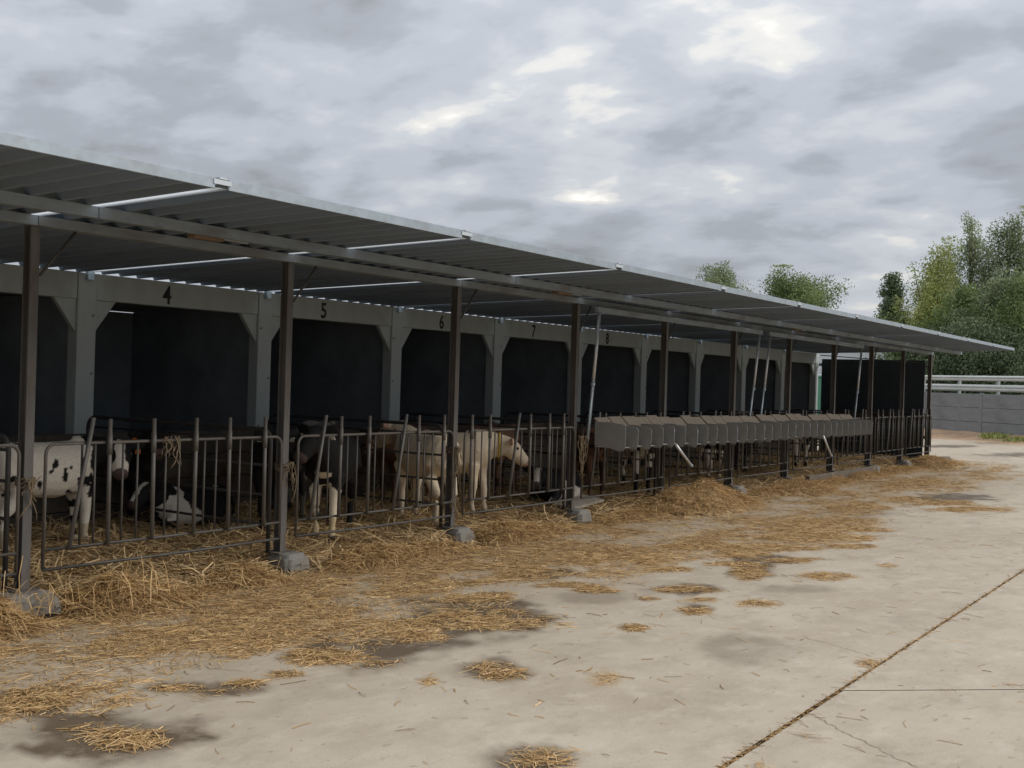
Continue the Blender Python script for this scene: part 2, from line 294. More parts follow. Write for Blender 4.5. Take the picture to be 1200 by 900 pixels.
SOFT = [pix_patch(*p) for p in ((872,760,82,20),(700,700,60,9),(1000,600,60,8),(940,690,60,6))]
def patch_val(lst, x, y, edge=0.55, seed=3, w=1.3):
    out = np.zeros_like(np.asarray(x, float)); nz = fbm(np.asarray(x)*3.6+np.asarray(y)*1.1, np.asarray(y)*5.2, seed, 5)-0.46
    for c, M in lst:
        dx = x-c[0]; dy = y-c[1]; r = np.hypot(M[0, 0]*dx+M[0, 1]*dy, M[1, 0]*dx+M[1, 1]*dy)
        out = np.maximum(out, 1-sstep(1-edge, 1.05, r+nz*w))
    return out
def cover(x, y):                                  # 0..1 share of ground hidden by straw
    yo = np.interp(x, OUT[:, 0], OUT[:, 1])
    n = fbm(x*0.9, y*2.2, 21, 5)
    d = (y-yo) + (n-0.5)*1.9
    base = sstep(-0.1, 0.55, d)*(0.35+0.65*sstep(0.36, 0.56, fbm(x*1.5+7, y*2.4, 33, 4)))
    base = np.maximum(base, sstep(5.75, 6.2, y + (fbm(x*1.3, y*1.3, 8)-0.5)*0.5)*sstep(29.5, 27.5, x))
    base = base*sstep(30.0, 27.5, x)
    return np.maximum(base, patch_val(STRAW, x, y))
def heap_h(x, y):                                 # height of the straw ridge along the gates
    x = np.asarray(x, float); y = np.asarray(y, float)
    a = 0.02 + 0.085*fbm(x*0.9, x*0+3.3, 5, 3) + 0.03*sstep(0.45, 0.7, fbm(x*0.45, x*0+9, 6))
    c = 6.36 + 0.22*(fbm(x*0.7, x*0, 12)-0.5)
    h = a*np.exp(-((y-c)/0.30)**2)
    for px, py, hh, r in ((13.35, 6.12, 0.40, 0.42), (12.85, 6.25, 0.20, 0.4), (14.2, 6.2, 0.18, 0.5), (3.45, 6.5, 0.30, 0.42), (4.72, 6.42, 0.11, 0.26), (5.8, 6.47, 0.09, 0.28), (7.2, 6.42, 0.07, 0.35), (9.3, 6.42, 0.07, 0.45), (17.3, 6.2, 0.12, 0.6), (25.5, 6.2, 0.16, 0.8)):
        h = h + hh*np.exp(-(((x-px)/r)**2 + ((y-py)/(r*0.75))**2))
    for n in range(0, 11):                        # kept clear round the footings
        h = h*(1 - (0.92 if n < 3 else 0.6)*np.exp(-(((x-XN(n))/0.27)**2 + ((y-6.40)/0.34)**2)))
    h = h + 0.05*(fbm(x*6, y*6, 44, 3)-0.4)*sstep(0.03, 0.12, h)
    return h*sstep(28.6, 27.0, x)
def bed_h(x, y): return -0.06*(1-sstep(6.25, 6.75, y)) + 0.10*sstep(6.15, 6.7, y) + 0.05*sstep(6.6, 7.6, y) + 0.07*(fbm(np.asarray(x)*1.6, np.asarray(y)*1.6, 71, 4)-0.5) - 0.03*sstep(20, 26, np.asarray(x))

# ------------------------------------------------------------------ ground and yard
def sheet(name, x0, x1, y0, y1, step, mat, parent=None, hfun=None, attrs=None, z=0.0, skirt=0.0, loc=(0, 0, 0), **props):
    nx = max(1, int(round((x1-x0)/step))); ny = max(1, int(round((y1-y0)/step)))
    gx, gy = np.meshgrid(np.linspace(x0, x1, nx+1), np.linspace(y0, y1, ny+1), indexing='ij')
    gz = np.full(gx.shape, z) if hfun is None else hfun(gx, gy) + z
    vs = np.stack([gx, gy, gz], -1).reshape(-1, 3)
    i, j = np.meshgrid(np.arange(nx), np.arange(ny), indexing='ij'); a = (i*(ny+1)+j).ravel()
    fs = np.stack([a, a+ny+1, a+ny+2, a+1], -1)
    me = bpy.data.meshes.new(name); me.from_pydata(vs.tolist(), [], fs.tolist())
    if attrs:
        for k, fn in attrs.items():
            at = me.attributes.new(k, 'FLOAT', 'POINT'); at.data.foreach_set('value', fn(vs[:, 0], vs[:, 1]).astype(np.float32))
    if hfun is not None: me.polygons.foreach_set('use_smooth', np.ones(len(me.polygons), bool))
    me.update()
    return put(name, me, mat, parent, loc, **props)
g = MB(); g.add([(-300, -300, -0.03), (900, -300, -0.03), (900, 900, -0.03), (-300, 900, -0.03)], [(0, 1, 2, 3)])
put('ground', g.mesh('ground'), MAT['ground'], kind='structure')
jd = MB(); jd.add([(-8, -9, -0.014), (44.5, -9, -0.014), (44.5, 13, -0.014), (-8, 13, -0.014)], [(0, 1, 2, 3)])
yard = put('concrete_yard', jd.mesh('joint_dirt'), material('joint_dirt', (0.10, 0.065, 0.035), 0.97, 0, 0.4, 30, col2=(0.28, 0.2, 0.1), scale2=25), kind='structure')
def dust(x, y): return np.clip(cover(x, y)*1.0 + 0.25*patch_val(WET, x, y)*0, 0, 1)
def wet(x, y): return np.clip(np.maximum(patch_val(WET, x, y, 0.40, 9, 1.3), 0.42*patch_val(SOFT, x, y, 0.4, 9, 0.8)) + 0.8*sstep(6.3, 6.9, y)*0 , 0, 1)
ATT = {'dust': dust, 'wet': wet}
YJ = 1.892
sheet('slab', -3, 30, YJ+0.009, 7.0, 0.065, MAT['concrete'], yard, attrs=ATT)
sheet('slab', 30.02, 41.5, YJ+0.009, 11.5, 0.22, MAT['concrete'], yard, attrs=ATT)
sheet('slab', -3, 29.98, 7.0, 12.8, 0.6, MAT['concrete'], yard)
def flat(name, poly, mat, parent, z=0.0):
    m = MB(); m.add([(x, y, z) for x, y in poly], [tuple(range(len(poly)))]); return put(name, m.mesh(name), mat, parent)
ja, jb = Vector((5.94, 1.878)), Vector((6.64, 1.10)); jdv = (jb-ja).normalized(); jn = Vector((-jdv.y, jdv.x)); je = ja + jdv*9
w_ = 0.006
flat('slab', [(-3, YJ-0.009), (-3, -8), tuple(je-jn*w_), tuple(ja-jn*w_)][::1], MAT['concrete'], yard)
flat('slab', [tuple(ja+jn*w_), tuple(je+jn*w_), (41.5, -8), (41.5, YJ-0.009)], MAT['concrete'], yard)
# hairline cracks: real thin dark grooves filled with dirt, a few millimetres proud strips of grit
def crack(pts, w, name='crack'):
    m = MB(); pts = [Vector((*p, 0)) for p in pts]; L = []; 
    for k in range(len(pts)-1):
        n = 14
        for i in range(n + (k == len(pts)-2)):
            t = i/n; q = pts[k].lerp(pts[k+1], t); d = (pts[k+1]-pts[k]).normalized(); pn = Vector((-d.y, d.x, 0))
            L.append((q + pn*random.uniform(-0.012, 0.012), pn, w*random.uniform(0.4, 1.2)))
    vs = []
    for q, pn, ww in L: vs += [(q.x+pn.x*ww, q.y+pn.y*ww, 0.003), (q.x-pn.x*ww, q.y-pn.y*ww, 0.003)]
    m.add(vs, [(2*i, 2*i+1, 2*i+3, 2*i+2) for i in range(len(L)-1)]); return put(name, m.mesh(name), MAT['crackdirt'], yard)
MAT['crackdirt'] = material('crack_dirt', (0.22, 0.175, 0.125), 0.95, 0, 0.3, 30)
crack([(7.05, 2.50), (6.95, 2.25), (6.82, 1.98)], 0.0025); crack([(5.38, 1.84), (5.2, 1.6), (4.93, 1.23), (4.6, 0.8)], 0.0025)
# sandy verge at the far wall
WD = Vector((0.566, 0.824, 0)); WA = Vector((45.8, 10.7, 0))
def verge(x, y):
    return 0.05 + 0.0*x
vm = MB(); n = 120; vs = []
for i in range(n+1):
    t = -19 + 60*i/n; b = WA + WD*t; w = 1.5 + 0.5*math.sin(t*0.9) + 0.7*mnoise.noise(Vector((t*0.6, 2, 0))); nrm = Vector((-WD.y, WD.x, 0))
    for k, (o, z) in enumerate(((-0.35, 0.22), (0.25, 0.20+0.08*mnoise.noise(Vector((t*1.5, 0, 0)))), (w*0.5, 0.10+0.06*mnoise.noise(Vector((t*1.9, 5, 0)))), (w, 0.02), (w+1.6, -0.012))):
        q = b + nrm*o; vs.append((q.x, q.y, z))
vm.add(vs, [(i*5+k, i*5+k+1, i*5+k+6, i*5+k+5) for i in range(n) for k in range(4)])
put('verge', vm.mesh('verge', True), MAT['soil'], kind='structure')

# ------------------------------------------------------------------ the shed
shed = thing('cattle_shed', 'long open-fronted cattle shed with grey sheet roof on brown steel posts and numbered bays', 'shed', (XN(0), YP, 0))
SO = Vector((XN(0), YP, 0))
def spart(name, mb, mat, parent=shed, at=None, smooth=False, bevel=0):
    # mb in world coordinates; the part's origin goes to `at`
    at = Vector(at) if at is not None else SO
    mb.v = [(x-at.x, y-at.y, z-at.z) for x, y, z in mb.v]
    base = SO if parent is shed else Vector(parent['_at'])
    o = put(name, mb.mesh(name, smooth, bevel), mat, parent, at-base); o['_at'] = tuple(at); return o
# roof: one corrugated sheet per bay with an open slit between sheets
GAP = 0.05; PITCH = 0.2
def roof_sheet_mesh():
    prof = []; L = S-2*GAP; x = 0.0
    while x < L-1e-6:
        for dx, dz in ((0, 0.042), (0.125, 0.042), (0.148, 0.0), (0.177, 0.0)):
            if x+dx <= L: prof.append((x+dx, dz))
        x += PITCH
    prof = [q for q in prof if q[0] < L-0.06] + [(L-0.05, 0.042), (L-0.03, 0.0), (L, 0.0)]; n = len(prof); m = MB(); ys = np.linspace(YE, 9.37, 9); th = 0.002
    vs = []
    for t in (0, th):
        for y in ys:
            for px, pz in prof: vs.append((px, y-YE, pz+t+roof_z(y)))
    fs = []; ny = len(ys); H = n*ny
    for j in range(ny-1):
        for i in range(n-1):
            a = j*n+i; fs.append((a, a+1, a+n+1, a+n)); fs.append((H+a, H+a+n, H+a+n+1, H+a+1))
    for i in range(n-1): fs.append((i, H+i, H+i+1, i+1)); a = (ny-1)*n+i; fs.append((a, a+1, H+a+1, H+a))
    for j in range(ny-1): a = j*n; fs.append((a, a+n, H+a+n, H+a)); a = j*n+n-1; fs.append((a, H+a, H+a+n, a+n))
    m.add(vs, fs); return m.mesh('roof_sheet')
rsm = roof_sheet_mesh()
fm = MB(); L = S-2*GAP; fm.box(0, L, -0.012, 0.0, 2.612, 2.672); fm.box(0, L, 0.0, 0.10, 2.664, 2.672); fmesh = fm.mesh('edge_trim', bevel=0.002)
cmh = MB(); cmh.box(-GAP-0.012, GAP+0.012, -0.018, -0.0125, 2.634, 2.660); cmh.box(-0.025, 0.025, -0.02, 0.1, 2.664, 2.674); cmesh = cmh.mesh('joint_cap')
clm = MB(); clm.box(-0.035, 0.035, -0.05, 0.0, 2.43, 2.56); clm.box(-0.05, 0.05, -0.04, 0.02, 2.535, 2.575); clmesh = clm.mesh('roof_clip', bevel=0.004)
for b in BAYS:
    put('roof_sheet', rsm, MAT['roof'], shed, (XN(b)+GAP-SO.x, YE-SO.y, random.uniform(-0.003, 0.003)))
    put('edge_trim', fmesh, MAT['zinc'], shed, (XN(b)+GAP-SO.x, YE-SO.y, random.uniform(-0.004, 0.004)))
    put('joint_cap', cmesh, MAT['capwhite'], shed, (XN(b)-SO.x, YE-SO.y, 0))
    put('roof_clip', clmesh, MAT['bluezinc'], shed, (XN(b)-SO.x, YB-SO.y, 0))
# eaves beam over the posts and purlin further out, one length per two bays
def c_beam(x0, x1, y, z0, z1, d=0.05):
    m = MB(); t = 0.006; m.box(x0, x1, y-t, y, z0+t, z1-t); m.box(x0, x1, y-t, y+d, z1-t, z1); m.box(x0, x1, y-t, y+d, z0, z0+t); m.box(x0, x1, y+d-t, y+d, z0+t, z0+0.02); return m
for b in range(-2, 10, 2):
    spart('eaves_beam', c_beam(XN(b)+0.004, XN(b+2)-0.004, YP-0.06, 2.505, roof_z(YP)-0.003, 0.10), MAT['beam'], at=(XN(b), YP, 2.5))
    spart('purlin', c_beam(XN(b)+0.004, XN(b+2)-0.004, 5.95, 2.515, roof_z(5.95)-0.004), MAT['beam'], at=(XN(b), 5.95, 2.5))
stm = MB(); ys_ = np.linspace(YE+0.03, 9.33, 5)
stm.add([(x, y-YE, roof_z(y)+z) for z in (0.008, 0.010) for y in ys_ for x in (-GAP+0.001, GAP+0.03)], [(2*k, 2*k+1, 2*k+3, 2*k+2) for k in range(4)] + [(10+2*k, 12+2*k, 13+2*k, 11+2*k) for k in range(4)] + [(2*k, 2*k+2, 12+2*k, 10+2*k) for k in range(4)] + [(2*k+1, 11+2*k, 13+2*k, 2*k+3) for k in range(4)])
stmesh = stm.mesh('slit_light_strip')  # added translucent strip, stands in for daylight showing through the open slit
for b in BAYS: put('slit_light_strip', stmesh, MAT['poly'], shed, (XN(b)-SO.x, YE-SO.y, 0))
for b in (0, 2, 5):
    xo = XN(b)+0.80 if b == 0 else XN(b)+0.9
    m = MB(); m.box(xo, xo+0.26, 6.03, 6.11, 2.503, 2.570); spart('packing_block', m, MAT['brown'], at=(xo, 6.1, 2.5), bevel=0.004)
    m = MB(); m.path([(xo+0.28, 6.09, 2.535), (xo+0.52, 6.09, 2.533)], 0.016); spart('tube_stub', m, MAT['zinc'], at=(xo, 6.1, 2.5))
# front posts: I section, footing plate, knee brace
def post_mesh():
    m = MB(); w = 0.032; d = 0.040; t = 0.007; z0, z1 = 0.0, 2.50-0.16
    m.box(-w, w, -d, -d+t, z0, z1); m.box(-w, w, d-t, d, z0, z1); m.box(-0.004, 0.004, -d+t, d-t, z0, z1)
    m.box(-0.09, 0.09, -0.09, 0.09, -0.012, 0.0); return m.mesh('post', bevel=0.0015)
pm = post_mesh()
kb = MB(); kb.path([(0.05, -0.02, 2.19), (0.30, -0.02, 2.50)], 0.010, 6); kbm = kb.mesh('knee_brace', True)
for n in range(-1, 11):
    put('post', pm, MAT['post'], shed, (XN(n)-SO.x, 0, 0.165))
    put('knee_brace', kbm, MAT['thinbar'], shed, (XN(n)-SO.x, 0, 0))
# rear portals with numbered headers
pil = MB(); pil.box(-0.10, 0.10, 0.0, 0.15, 0.0, 2.4985); pilm = pil.mesh('pillar', bevel=0.006)
gus = MB(); gus.prism([(0, 0), (0.23, 0), (0, -0.31)], 'y', 0.0, 0.05); gusm = gus.mesh('gusset')
gus2 = MB(); gus2.prism([(0, 0), (-0.23, 0), (0, -0.31)], 'y', 0.0, 0.05); gusm2 = gus2.mesh('gusset')
hd = MB(); hd.box(0.103, S-0.103, 0.012, 0.15, 2.25, 2.50); hdm = hd.mesh('header', bevel=0.004)
bolt = MB(); bolt.path([(0, -0.012, 0), (0, 0.01, 0)], 0.014, 8); boltm = bolt.mesh('bolt')
font_scale = 0.255
def digit_mesh(ch):
    c = bpy.data.curves.new('digit', 'FONT'); c.body = ch; c.size = font_scale; c.align_x = 'CENTER'; c.extrude = 0.0015; c.offset = 0.005; c.resolution_u = 4
    o = bpy.data.objects.new('tmp', c); col.objects.link(o); bpy.context.view_layer.update()
    me = bpy.data.meshes.new_from_object(o.evaluated_get(bpy.context.evaluated_depsgraph_get())); bpy.data.objects.remove(o); me.materials.clear(); me.name = 'number'
    me.transform(Matrix.Diagonal((0.8, 1, 1, 1))); me.transform(Matrix.Rotation(R(90), 4, 'X')); return me
for n in range(-1, 11):
    p = put('pillar', pilm, MAT['portal'], shed, (XN(n)-SO.x, YB-SO.y, 0))
    for zz in (1.02, 1.55, 2.1): put('bolt', boltm, MAT['beam'], p, (random.choice((-0.065, 0.065)), 0, zz))
    put('gusset', gusm, MAT['portal'], shed, (XN(n)+0.101-SO.x, YB+0.03-SO.y, 2.248))
    put('gusset', gusm2, MAT['portal'], shed, (XN(n)-0.101-SO.x, YB+0.03-SO.y, 2.248))
    if n < 10:
        h = put('header', hdm, MAT['portal'], shed, (XN(n)-SO.x, YB-SO.y, 0))
        if 0 <= n+3 and 1 <= n <= 5:
            put('number', digit_mesh(str(n+3)), MAT['ink'], h, (0.92, 0.009, 2.278))
        m = MB(); m.box(0.0, S, 2.30+0.002*(n % 2), 2.34, 0.0, 2.29)
        put('back_wall', m.mesh('back_wall'), MAT['lining'], shed, (XN(n)-SO.x, YB-SO.y, 0))
        m = MB(); m.add([(0.0, 0.152, 2.46), (S, 0.152, 2.46), (S, 2.36, 2.32), (0, 2.36, 2.32), (0.0, 0.152, 2.44), (S, 0.152, 2.44), (S, 2.36, 2.30), (0, 2.36, 2.30)], [(0,1,2,3),(7,6,5,4),(0,4,5,1),(1,5,6,2),(2,6,7,3),(3,7,4,0)])
        put('hut_roof', m.mesh('hut_roof'), MAT['lining'], shed, (XN(n)-SO.x, YB-SO.y, 0))
        nb = 5; bw = (S-0.03)/nb
        for k in range(4):                         # soiled low boards across the back of each pen
            m = MB(); m.box(0.015, S-0.015, -0.07, -0.035, 0.0, 0.235); put('low_board', m.mesh('low_board', bevel=0.004), MAT['lowboard'], shed, (XN(n)-SO.x, YB-SO.y+random.uniform(-0.004, 0.004), 0.02+k*0.242))
    m = MB(); m.box(-0.03, 0.03, 0.152, 2.295, 0.0, 2.30); put('partition', m.mesh('partition'), MAT['lining'], shed, (XN(n)-SO.x, YB-SO.y, 0))
# closed gable end
for k in range(6):
    y0 = 6.76 + k*(9.20-6.76)/6; m = MB(); m.box(26.70, 26.725, y0+0.003, y0+(9.20-6.76)/6-0.003, 0.08, 2.372); spart('gable_panel', m, MAT['dark'], at=(26.7, y0, 0.45))
m = MB(); m.box(26.728, 26.77, 6.70, 9.28, 0.55, 0.62); m.box(26.728, 26.77, 6.70, 9.28, 2.2, 2.27); spart('gable_rail', m, MAT['beam'], at=(26.75, 8, 0.5))
m = MB(); m.path([(26.6, 6.7, 2.30), (26.6, 9.2, 2.46)], 0.012, 6); spart('gable_tie', m, MAT['thinbar'], at=(26.6, 8, 2.4))

# ------------------------------------------------------------------ concrete footings under the posts
for n in range(-1, 11):
    bm = bmesh.new(); bmesh.ops.create_cube(bm, size=1)
    big_ = n == 0
    wdt, dpt = (0.46, 0.34) if n <= 0 else (0.29, 0.30)
    for v in bm.verts: v.co = Vector((v.co.x*wdt*(1 if v.co.z < 0 else 0.86), v.co.y*dpt*(1 if v.co.z < 0 else 0.86), (v.co.z+0.5)*0.155))
    bmesh.ops.subdivide_edges(bm, edges=bm.edges[:], cuts=4, use_grid_fill=True)
    bmesh.ops.bevel(bm, geom=[e for e in bm.edges if len(e.link_faces) == 2 and e.calc_face_angle() > 0.6], offset=0.03, segments=2, affect='EDGES')
    for v in bm.verts:
        v.co += Vector((mnoise.noise(v.co*7+Vector((n*3.1, 0, 0))), mnoise.noise(v.co*7+Vector((0, n*2.7, 5))), 0.4*mnoise.noise(v.co*9) if v.co.z > 0.05 else 0))*0.018
    me = bpy.data.meshes.new('concrete_footing'); bm.to_mesh(me); bm.free()
    for p in me.polygons: p.use_smooth = True
    o = put('concrete_footing', me, MAT['block'], None, (XN(n)-(0.06 if n <= 0 else -0.02), YP-0.07, 0.001))
    nm = 'outside the left edge of the picture' if n < 0 else ('big grey concrete footing under the leftmost post, straw hanging over it' if n == 0 else None)
    tag(o, nm if n == 0 else ('grey concrete footing left of the leftmost visible post' if n < 0 else f'rough grey concrete footing under the {ordinal(n)} front post from the left'), 'footing', 'concrete footings under the front posts')

# ------------------------------------------------------------------ gates
def bar_mesh(name, z0, z1, r, lean=0.0, seg=8): m = MB(); m.path([(0, 0, z0), (lean, 0, z1)], r, seg); return m.mesh(name, True)
thick = bar_mesh('bar', 0.405, 1.26, 0.0148); thin = bar_mesh('bar', 0.425, 1.088, 0.008, seg=6)
lk1 = bar_mesh('locking_bar', 0.405, 1.27, 0.0148, 0.16)
slv = MB(); slv.path([(0, 0, 1.02), (0, 0, 1.16)], 0.0185, 8); slvm = slv.mesh('sleeve', True)
PAT = {0: ([0.25], [0.55, 0.91, 1.27, 1.60, 1.96]), 1: ([0.21, 1.25], [0.55, 0.91, 1.59, 1.96]), 2: ([0.83], [0.15, 0.48, 1.21, 1.59, 1.88])}
def arc(cx, cz, r, a0, a1, n=5): return [(cx+r*math.cos(R(a0+(a1-a0)*i/n)), 0, cz+r*math.sin(R(a0+(a1-a0)*i/n))) for i in range(n+1)]
gate_labels = {-1: 'steel bar gate at the left picture edge, cut off beside the leftmost post', 0: 'steel bar gate in front of the spotted white calf, first full gate from the left', 1: 'steel bar gate before the black calf with the white legs, two slanting bars', 2: 'steel bar gate in front of the two cream calves', 3: 'steel bar gate where the row of feed boxes begins, with hanging twine'}
for b in range(-1, 10):
    lab = gate_labels.get(b) or (f'steel bar gate in the {ordinal(b)} full bay from the left, behind feed boxes' if b < 8 else ('steel bar gate just past the end of the feed boxes' if b == 8 else 'last steel bar gate at the far end of the shed'))
    gt = thing('steel_gate', lab, 'gate', (XN(b), YG, 0), group='steel bar gates closing the pens')
    m = MB(); a, z = 0.085, S-0.10; r = 0.07
    m.path([(a, 0, 0.29)] + [(a, 0, 1.10-r)] + arc(a+r, 1.10-r, r, 180, 90) + arc(z-r, 1.10-r, r, 90, 0) + [(z, 0, 0.29)], 0.0115, 8)
    put('frame', m.mesh('frame', True), MAT['framebar'], gt)
    for zz in (0.415, 0.285):
        m = MB(); m.path([(a, 0, zz), (0.8, 0, zz-0.004), (1.5, 0, zz-0.006), (z, 0, zz)], 0.0105, 8); put('bottom_rail', m.mesh('bottom_rail', True), MAT['thinbar'], gt)
    lk, th = PAT[b % 3] if b >= 0 else PAT[1]
    for x in lk: put('locking_bar', lk1, MAT['bar'], gt, (x, -0.03, 0))
    for x in th:
        o = put('bar', thick, MAT['bar'], gt, (x, -0.029, 0)); o.rotation_euler = (0, random.uniform(-0.012, 0.012), 0)
        put('sleeve', slvm, MAT['bar'], o)
    allx = sorted(lk+th)
    for i, x in enumerate([0.085]+allx):
        nx = (allx+[S-0.10])[i]
        if nx-x > 0.2:
            k = 2
            for j in range(1, k+1): put('bar', thin, MAT['thinbar'], gt, (x+(nx-x)*j/(k+1), 0.0, 0))
# dividers between the pens
for n in range(0, 11):
    lab = f'steel pen divider running back from the {ordinal(n)} front post' if n else 'steel pen divider running back from the leftmost front post'
    dv = thing('pen_divider', lab, 'divider', (XN(n)-0.10, YG+0.12, 0), group='steel dividers between the pens')
    m = MB(); r = 0.10; z1 = 1.15; y1 = 2.42
    def a2(cy, cz, a0, a1): return [(0, cy+r*math.cos(R(a0+(a1-a0)*i/5)), cz+r*math.sin(R(a0+(a1-a0)*i/5))) for i in range(6)]
    m.path([(0, 0, 0.16), (0, 0, z1-r)] + a2(r, z1-r, 180, 90) + a2(y1-r, z1-r, 90, 0) + [(0, y1, 0.16)], 0.017, 8); put('frame', m.mesh('frame', True), MAT['darkrail'], dv)
    for zz in (0.38, 0.62, 0.86, 1.06):
        m = MB(); m.path([(0, 0.0, zz), (0, y1, zz)], 0.012, 6); put('rail', m.mesh('rail', True), MAT['darkrail'], dv)

# ------------------------------------------------------------------ feed boxes
FW = 0.318; FX = 11.03; NB = 29
ends = []
for k in range(4):                                # a few slightly different bent divider sheets
    rr = random.Random(40+k); e = lambda a: rr.uniform(-a, a)
    tp = 0.30 if k == 3 else 0.255
    endp = [(0.0, 0.045+e(.01)), (0.0, tp), (-0.20, tp+e(.006)), (-0.365, tp-0.012+e(.006)), (-0.385, tp-0.035), (-0.385+e(.006), 0.02+e(.012)), (-0.355, -0.014+e(.010)), (-0.29, -0.018+e(.010)), (-0.21, 0.006)]
    m = MB(); m.prism(endp, 'x', 0.0, 0.006); me_ = m.mesh('end_panel')
    m = MB(); m.path([(0.003, -0.388, tp-0.045), (0.003+e(.004), -0.389, 0.15), (0.003, -0.387, 0.02), (0.003, -0.357, -0.018), (0.003, -0.30, -0.021)], 0.004, 6); ends.append((me_, m.mesh('edge_strip', True)))
m = MB(); m.box(0.008, FW-0.002, -0.30, -0.001, 0.01, 0.020); fb_bot = m.mesh('bottom_panel')
m = MB(); m.prism([(-0.12, 0.215), (0.022, 0.345), (0.036, 0.332), (-0.105, 0.20)], 'x', 0.007, FW-0.002); fb_back = m.mesh('back_board', bevel=0.003)
for i in range(NB):
    lab = 'grey open feed box at the near left end of the hanging row' if i == 0 else ('grey open feed box at the far right end of the hanging row' if i == NB-1 else f'grey open feed box, {ordinal(i)} from the left in the hanging row')
    fb = thing('feed_box', lab, 'feed box', (FX+i*FW, 6.42+random.uniform(-0.012, 0.012), 0.868+random.uniform(-0.014, 0.014)-0.0006*i), random.uniform(-0.02, 0.02), 'feed boxes hung along the gates')
    for xx in ([0.0] if i < NB-1 else [0.0, FW]):
        a_, b_ = ends[3] if (i == 0 and xx == 0) else random.choice(ends[:3]); o = put('end_panel', a_, MAT['box'], fb, (xx, 0, 0)); o.rotation_euler = (0, random.uniform(-0.03, 0.03), random.uniform(-0.04, 0.04)); put('edge_strip', b_, MAT['zinc'] if random.random() < 0.15 else MAT['box'], o)
    put('bottom_panel', fb_bot, MAT['box'], fb); put('back_board', fb_back, MAT['boxback'], fb, (0, 0, random.uniform(-0.015, 0.012)))
for k, (xa, xb, za, zb) in enumerate(((12.30, 12.74, 0.885, 0.62), (17.62, 18.03, 0.87, 0.55))):
    rd = thing('drop_leg', ('silver slanting prop hanging under the near feed boxes above the straw pile', 'silver slanting prop hanging under the far feed boxes')[k], 'prop', (xa, 6.01, za), group='silver props under the feed boxes')
    m = MB(); m.path([(0, 0, 0.0), (xb-xa, 0, zb-za)], 0.017, 8); put('tube', m.mesh('tube', True), MAT['silver'], rd)
    m = MB(); m.path([(xb-xa, 0, zb-za), ((xb-xa)*1.05, 0, (zb-za)*1.05)], 0.021, 8); put('foot', m.mesh('foot', True), MAT['zinc'], rd)

# ------------------------------------------------------------------ telescopic struts with the roller bars under the eaves
def strut_set(label, x0, x1, tops):
    t = thing('roller_frame', label, 'roller frame', (x0, 6.45, 2.45), group='roller bars on telescopic struts')
    m = MB(); m.box(0, x1-x0, -0.02, 0.03, -0.035, 0.033); put('roller_bar', m.mesh('roller_bar', bevel=0.005), MAT['beam'], t)
    for xt, dx in tops:
        xx = xt-x0
        m = MB(); m.path([(xx, -0.01, -0.03), (xx-0.6*dx, -0.01, -0.86)], 0.020, 8); u = put('strut', m.mesh('strut', True), MAT['silver'], t)
        m = MB(); m.path([(xx-0.6*dx, -0.01, -0.80), (xx-1.15*dx, -0.01, -1.56)], 0.015, 8); put('inner_tube', m.mesh('inner_tube', True), MAT['zinc'], u)
        m = MB(); m.path([(xx-0.585*dx, -0.01, -0.84), (xx-0.61*dx, -0.01, -0.88)], 0.026, 8); put('collar', m.mesh('collar', True), MAT['zinc'], u)
        m = MB(); m.path([(xx+0.05, 0.01, -0.03), (xx+0.05-1.1*dx, 0.01, -1.5)], 0.014, 8); put('guide_tube', m.mesh('guide_tube', True), MAT['beam'], u)
    return t
strut_set('roller bar with silver struts above the near half of the feed boxes', 11.05, 16.0, [(11.10, 0.17), (15.90, 0.3)])
strut_set('roller bar with silver struts above the far half of the feed boxes', 16.28, 21.0, [(16.32, 0.3), (20.88, 0.3)])

# ------------------------------------------------------------------ twine tied to posts
def twine(label, loc, n, drop, seed, spread=0.05, wrap=True, name='twine_bundle'):
    rnd = random.Random(seed); m = MB()
    if wrap:
        for k in range(3):
            pts = [(0.055*math.cos(a)+0.0, 0.06*math.sin(a)-0.0, 0.02*k-0.03+0.012*math.sin(3*a+k)) for a in np.linspace(0, 2*math.pi, 13)]
            m.path(pts, 0.005, 5)
    for k in range(n):
        x = rnd.uniform(-spread, spread); y = -0.068 + rnd.uniform(-0.02, 0.008); L = drop*rnd.uniform(0.4, 1.0); pts = []
        for i in range(7):
            t = i/6; pts.append((x + 0.03*math.sin(4*t+k) + rnd.uniform(-0.012, 0.012), y - 0.02*math.sin(3*t+k*2), 0.03-L*t))
        m.path(pts, rnd.uniform(0.0028, 0.0055), 5)
    o = put(name, m.mesh(name, True), MAT['twine'], None, loc); return tag(o, label, 'twine', 'old twine tied round the posts')
twine('old twine knotted round the leftmost post', (XN(0), YP, 0.86), 5, 0.30, 1)
twine('old twine knotted round the post between the first two gates', (XN(1), YP, 0.86), 7, 0.34, 2)
twine('long bundle of pale twine hanging from the second post right of the leftmost', (XN(2), YP, 0.92), 12, 0.5, 3)
twine('frayed twine hanging beside the near end of the feed boxes', (10.80, 6.50, 0.98), 16, 0.5, 4, 0.06, False)
twine('loop of twine caught on the top rail of the first full gate', (5.22, 6.60, 1.10), 7, 0.26, 5, 0.07, False)
twine('short frayed ends of twine at the foot of the third front post', (XN(2)-0.06, YP-0.02, 0.42), 5, 0.22, 6, 0.05, False)

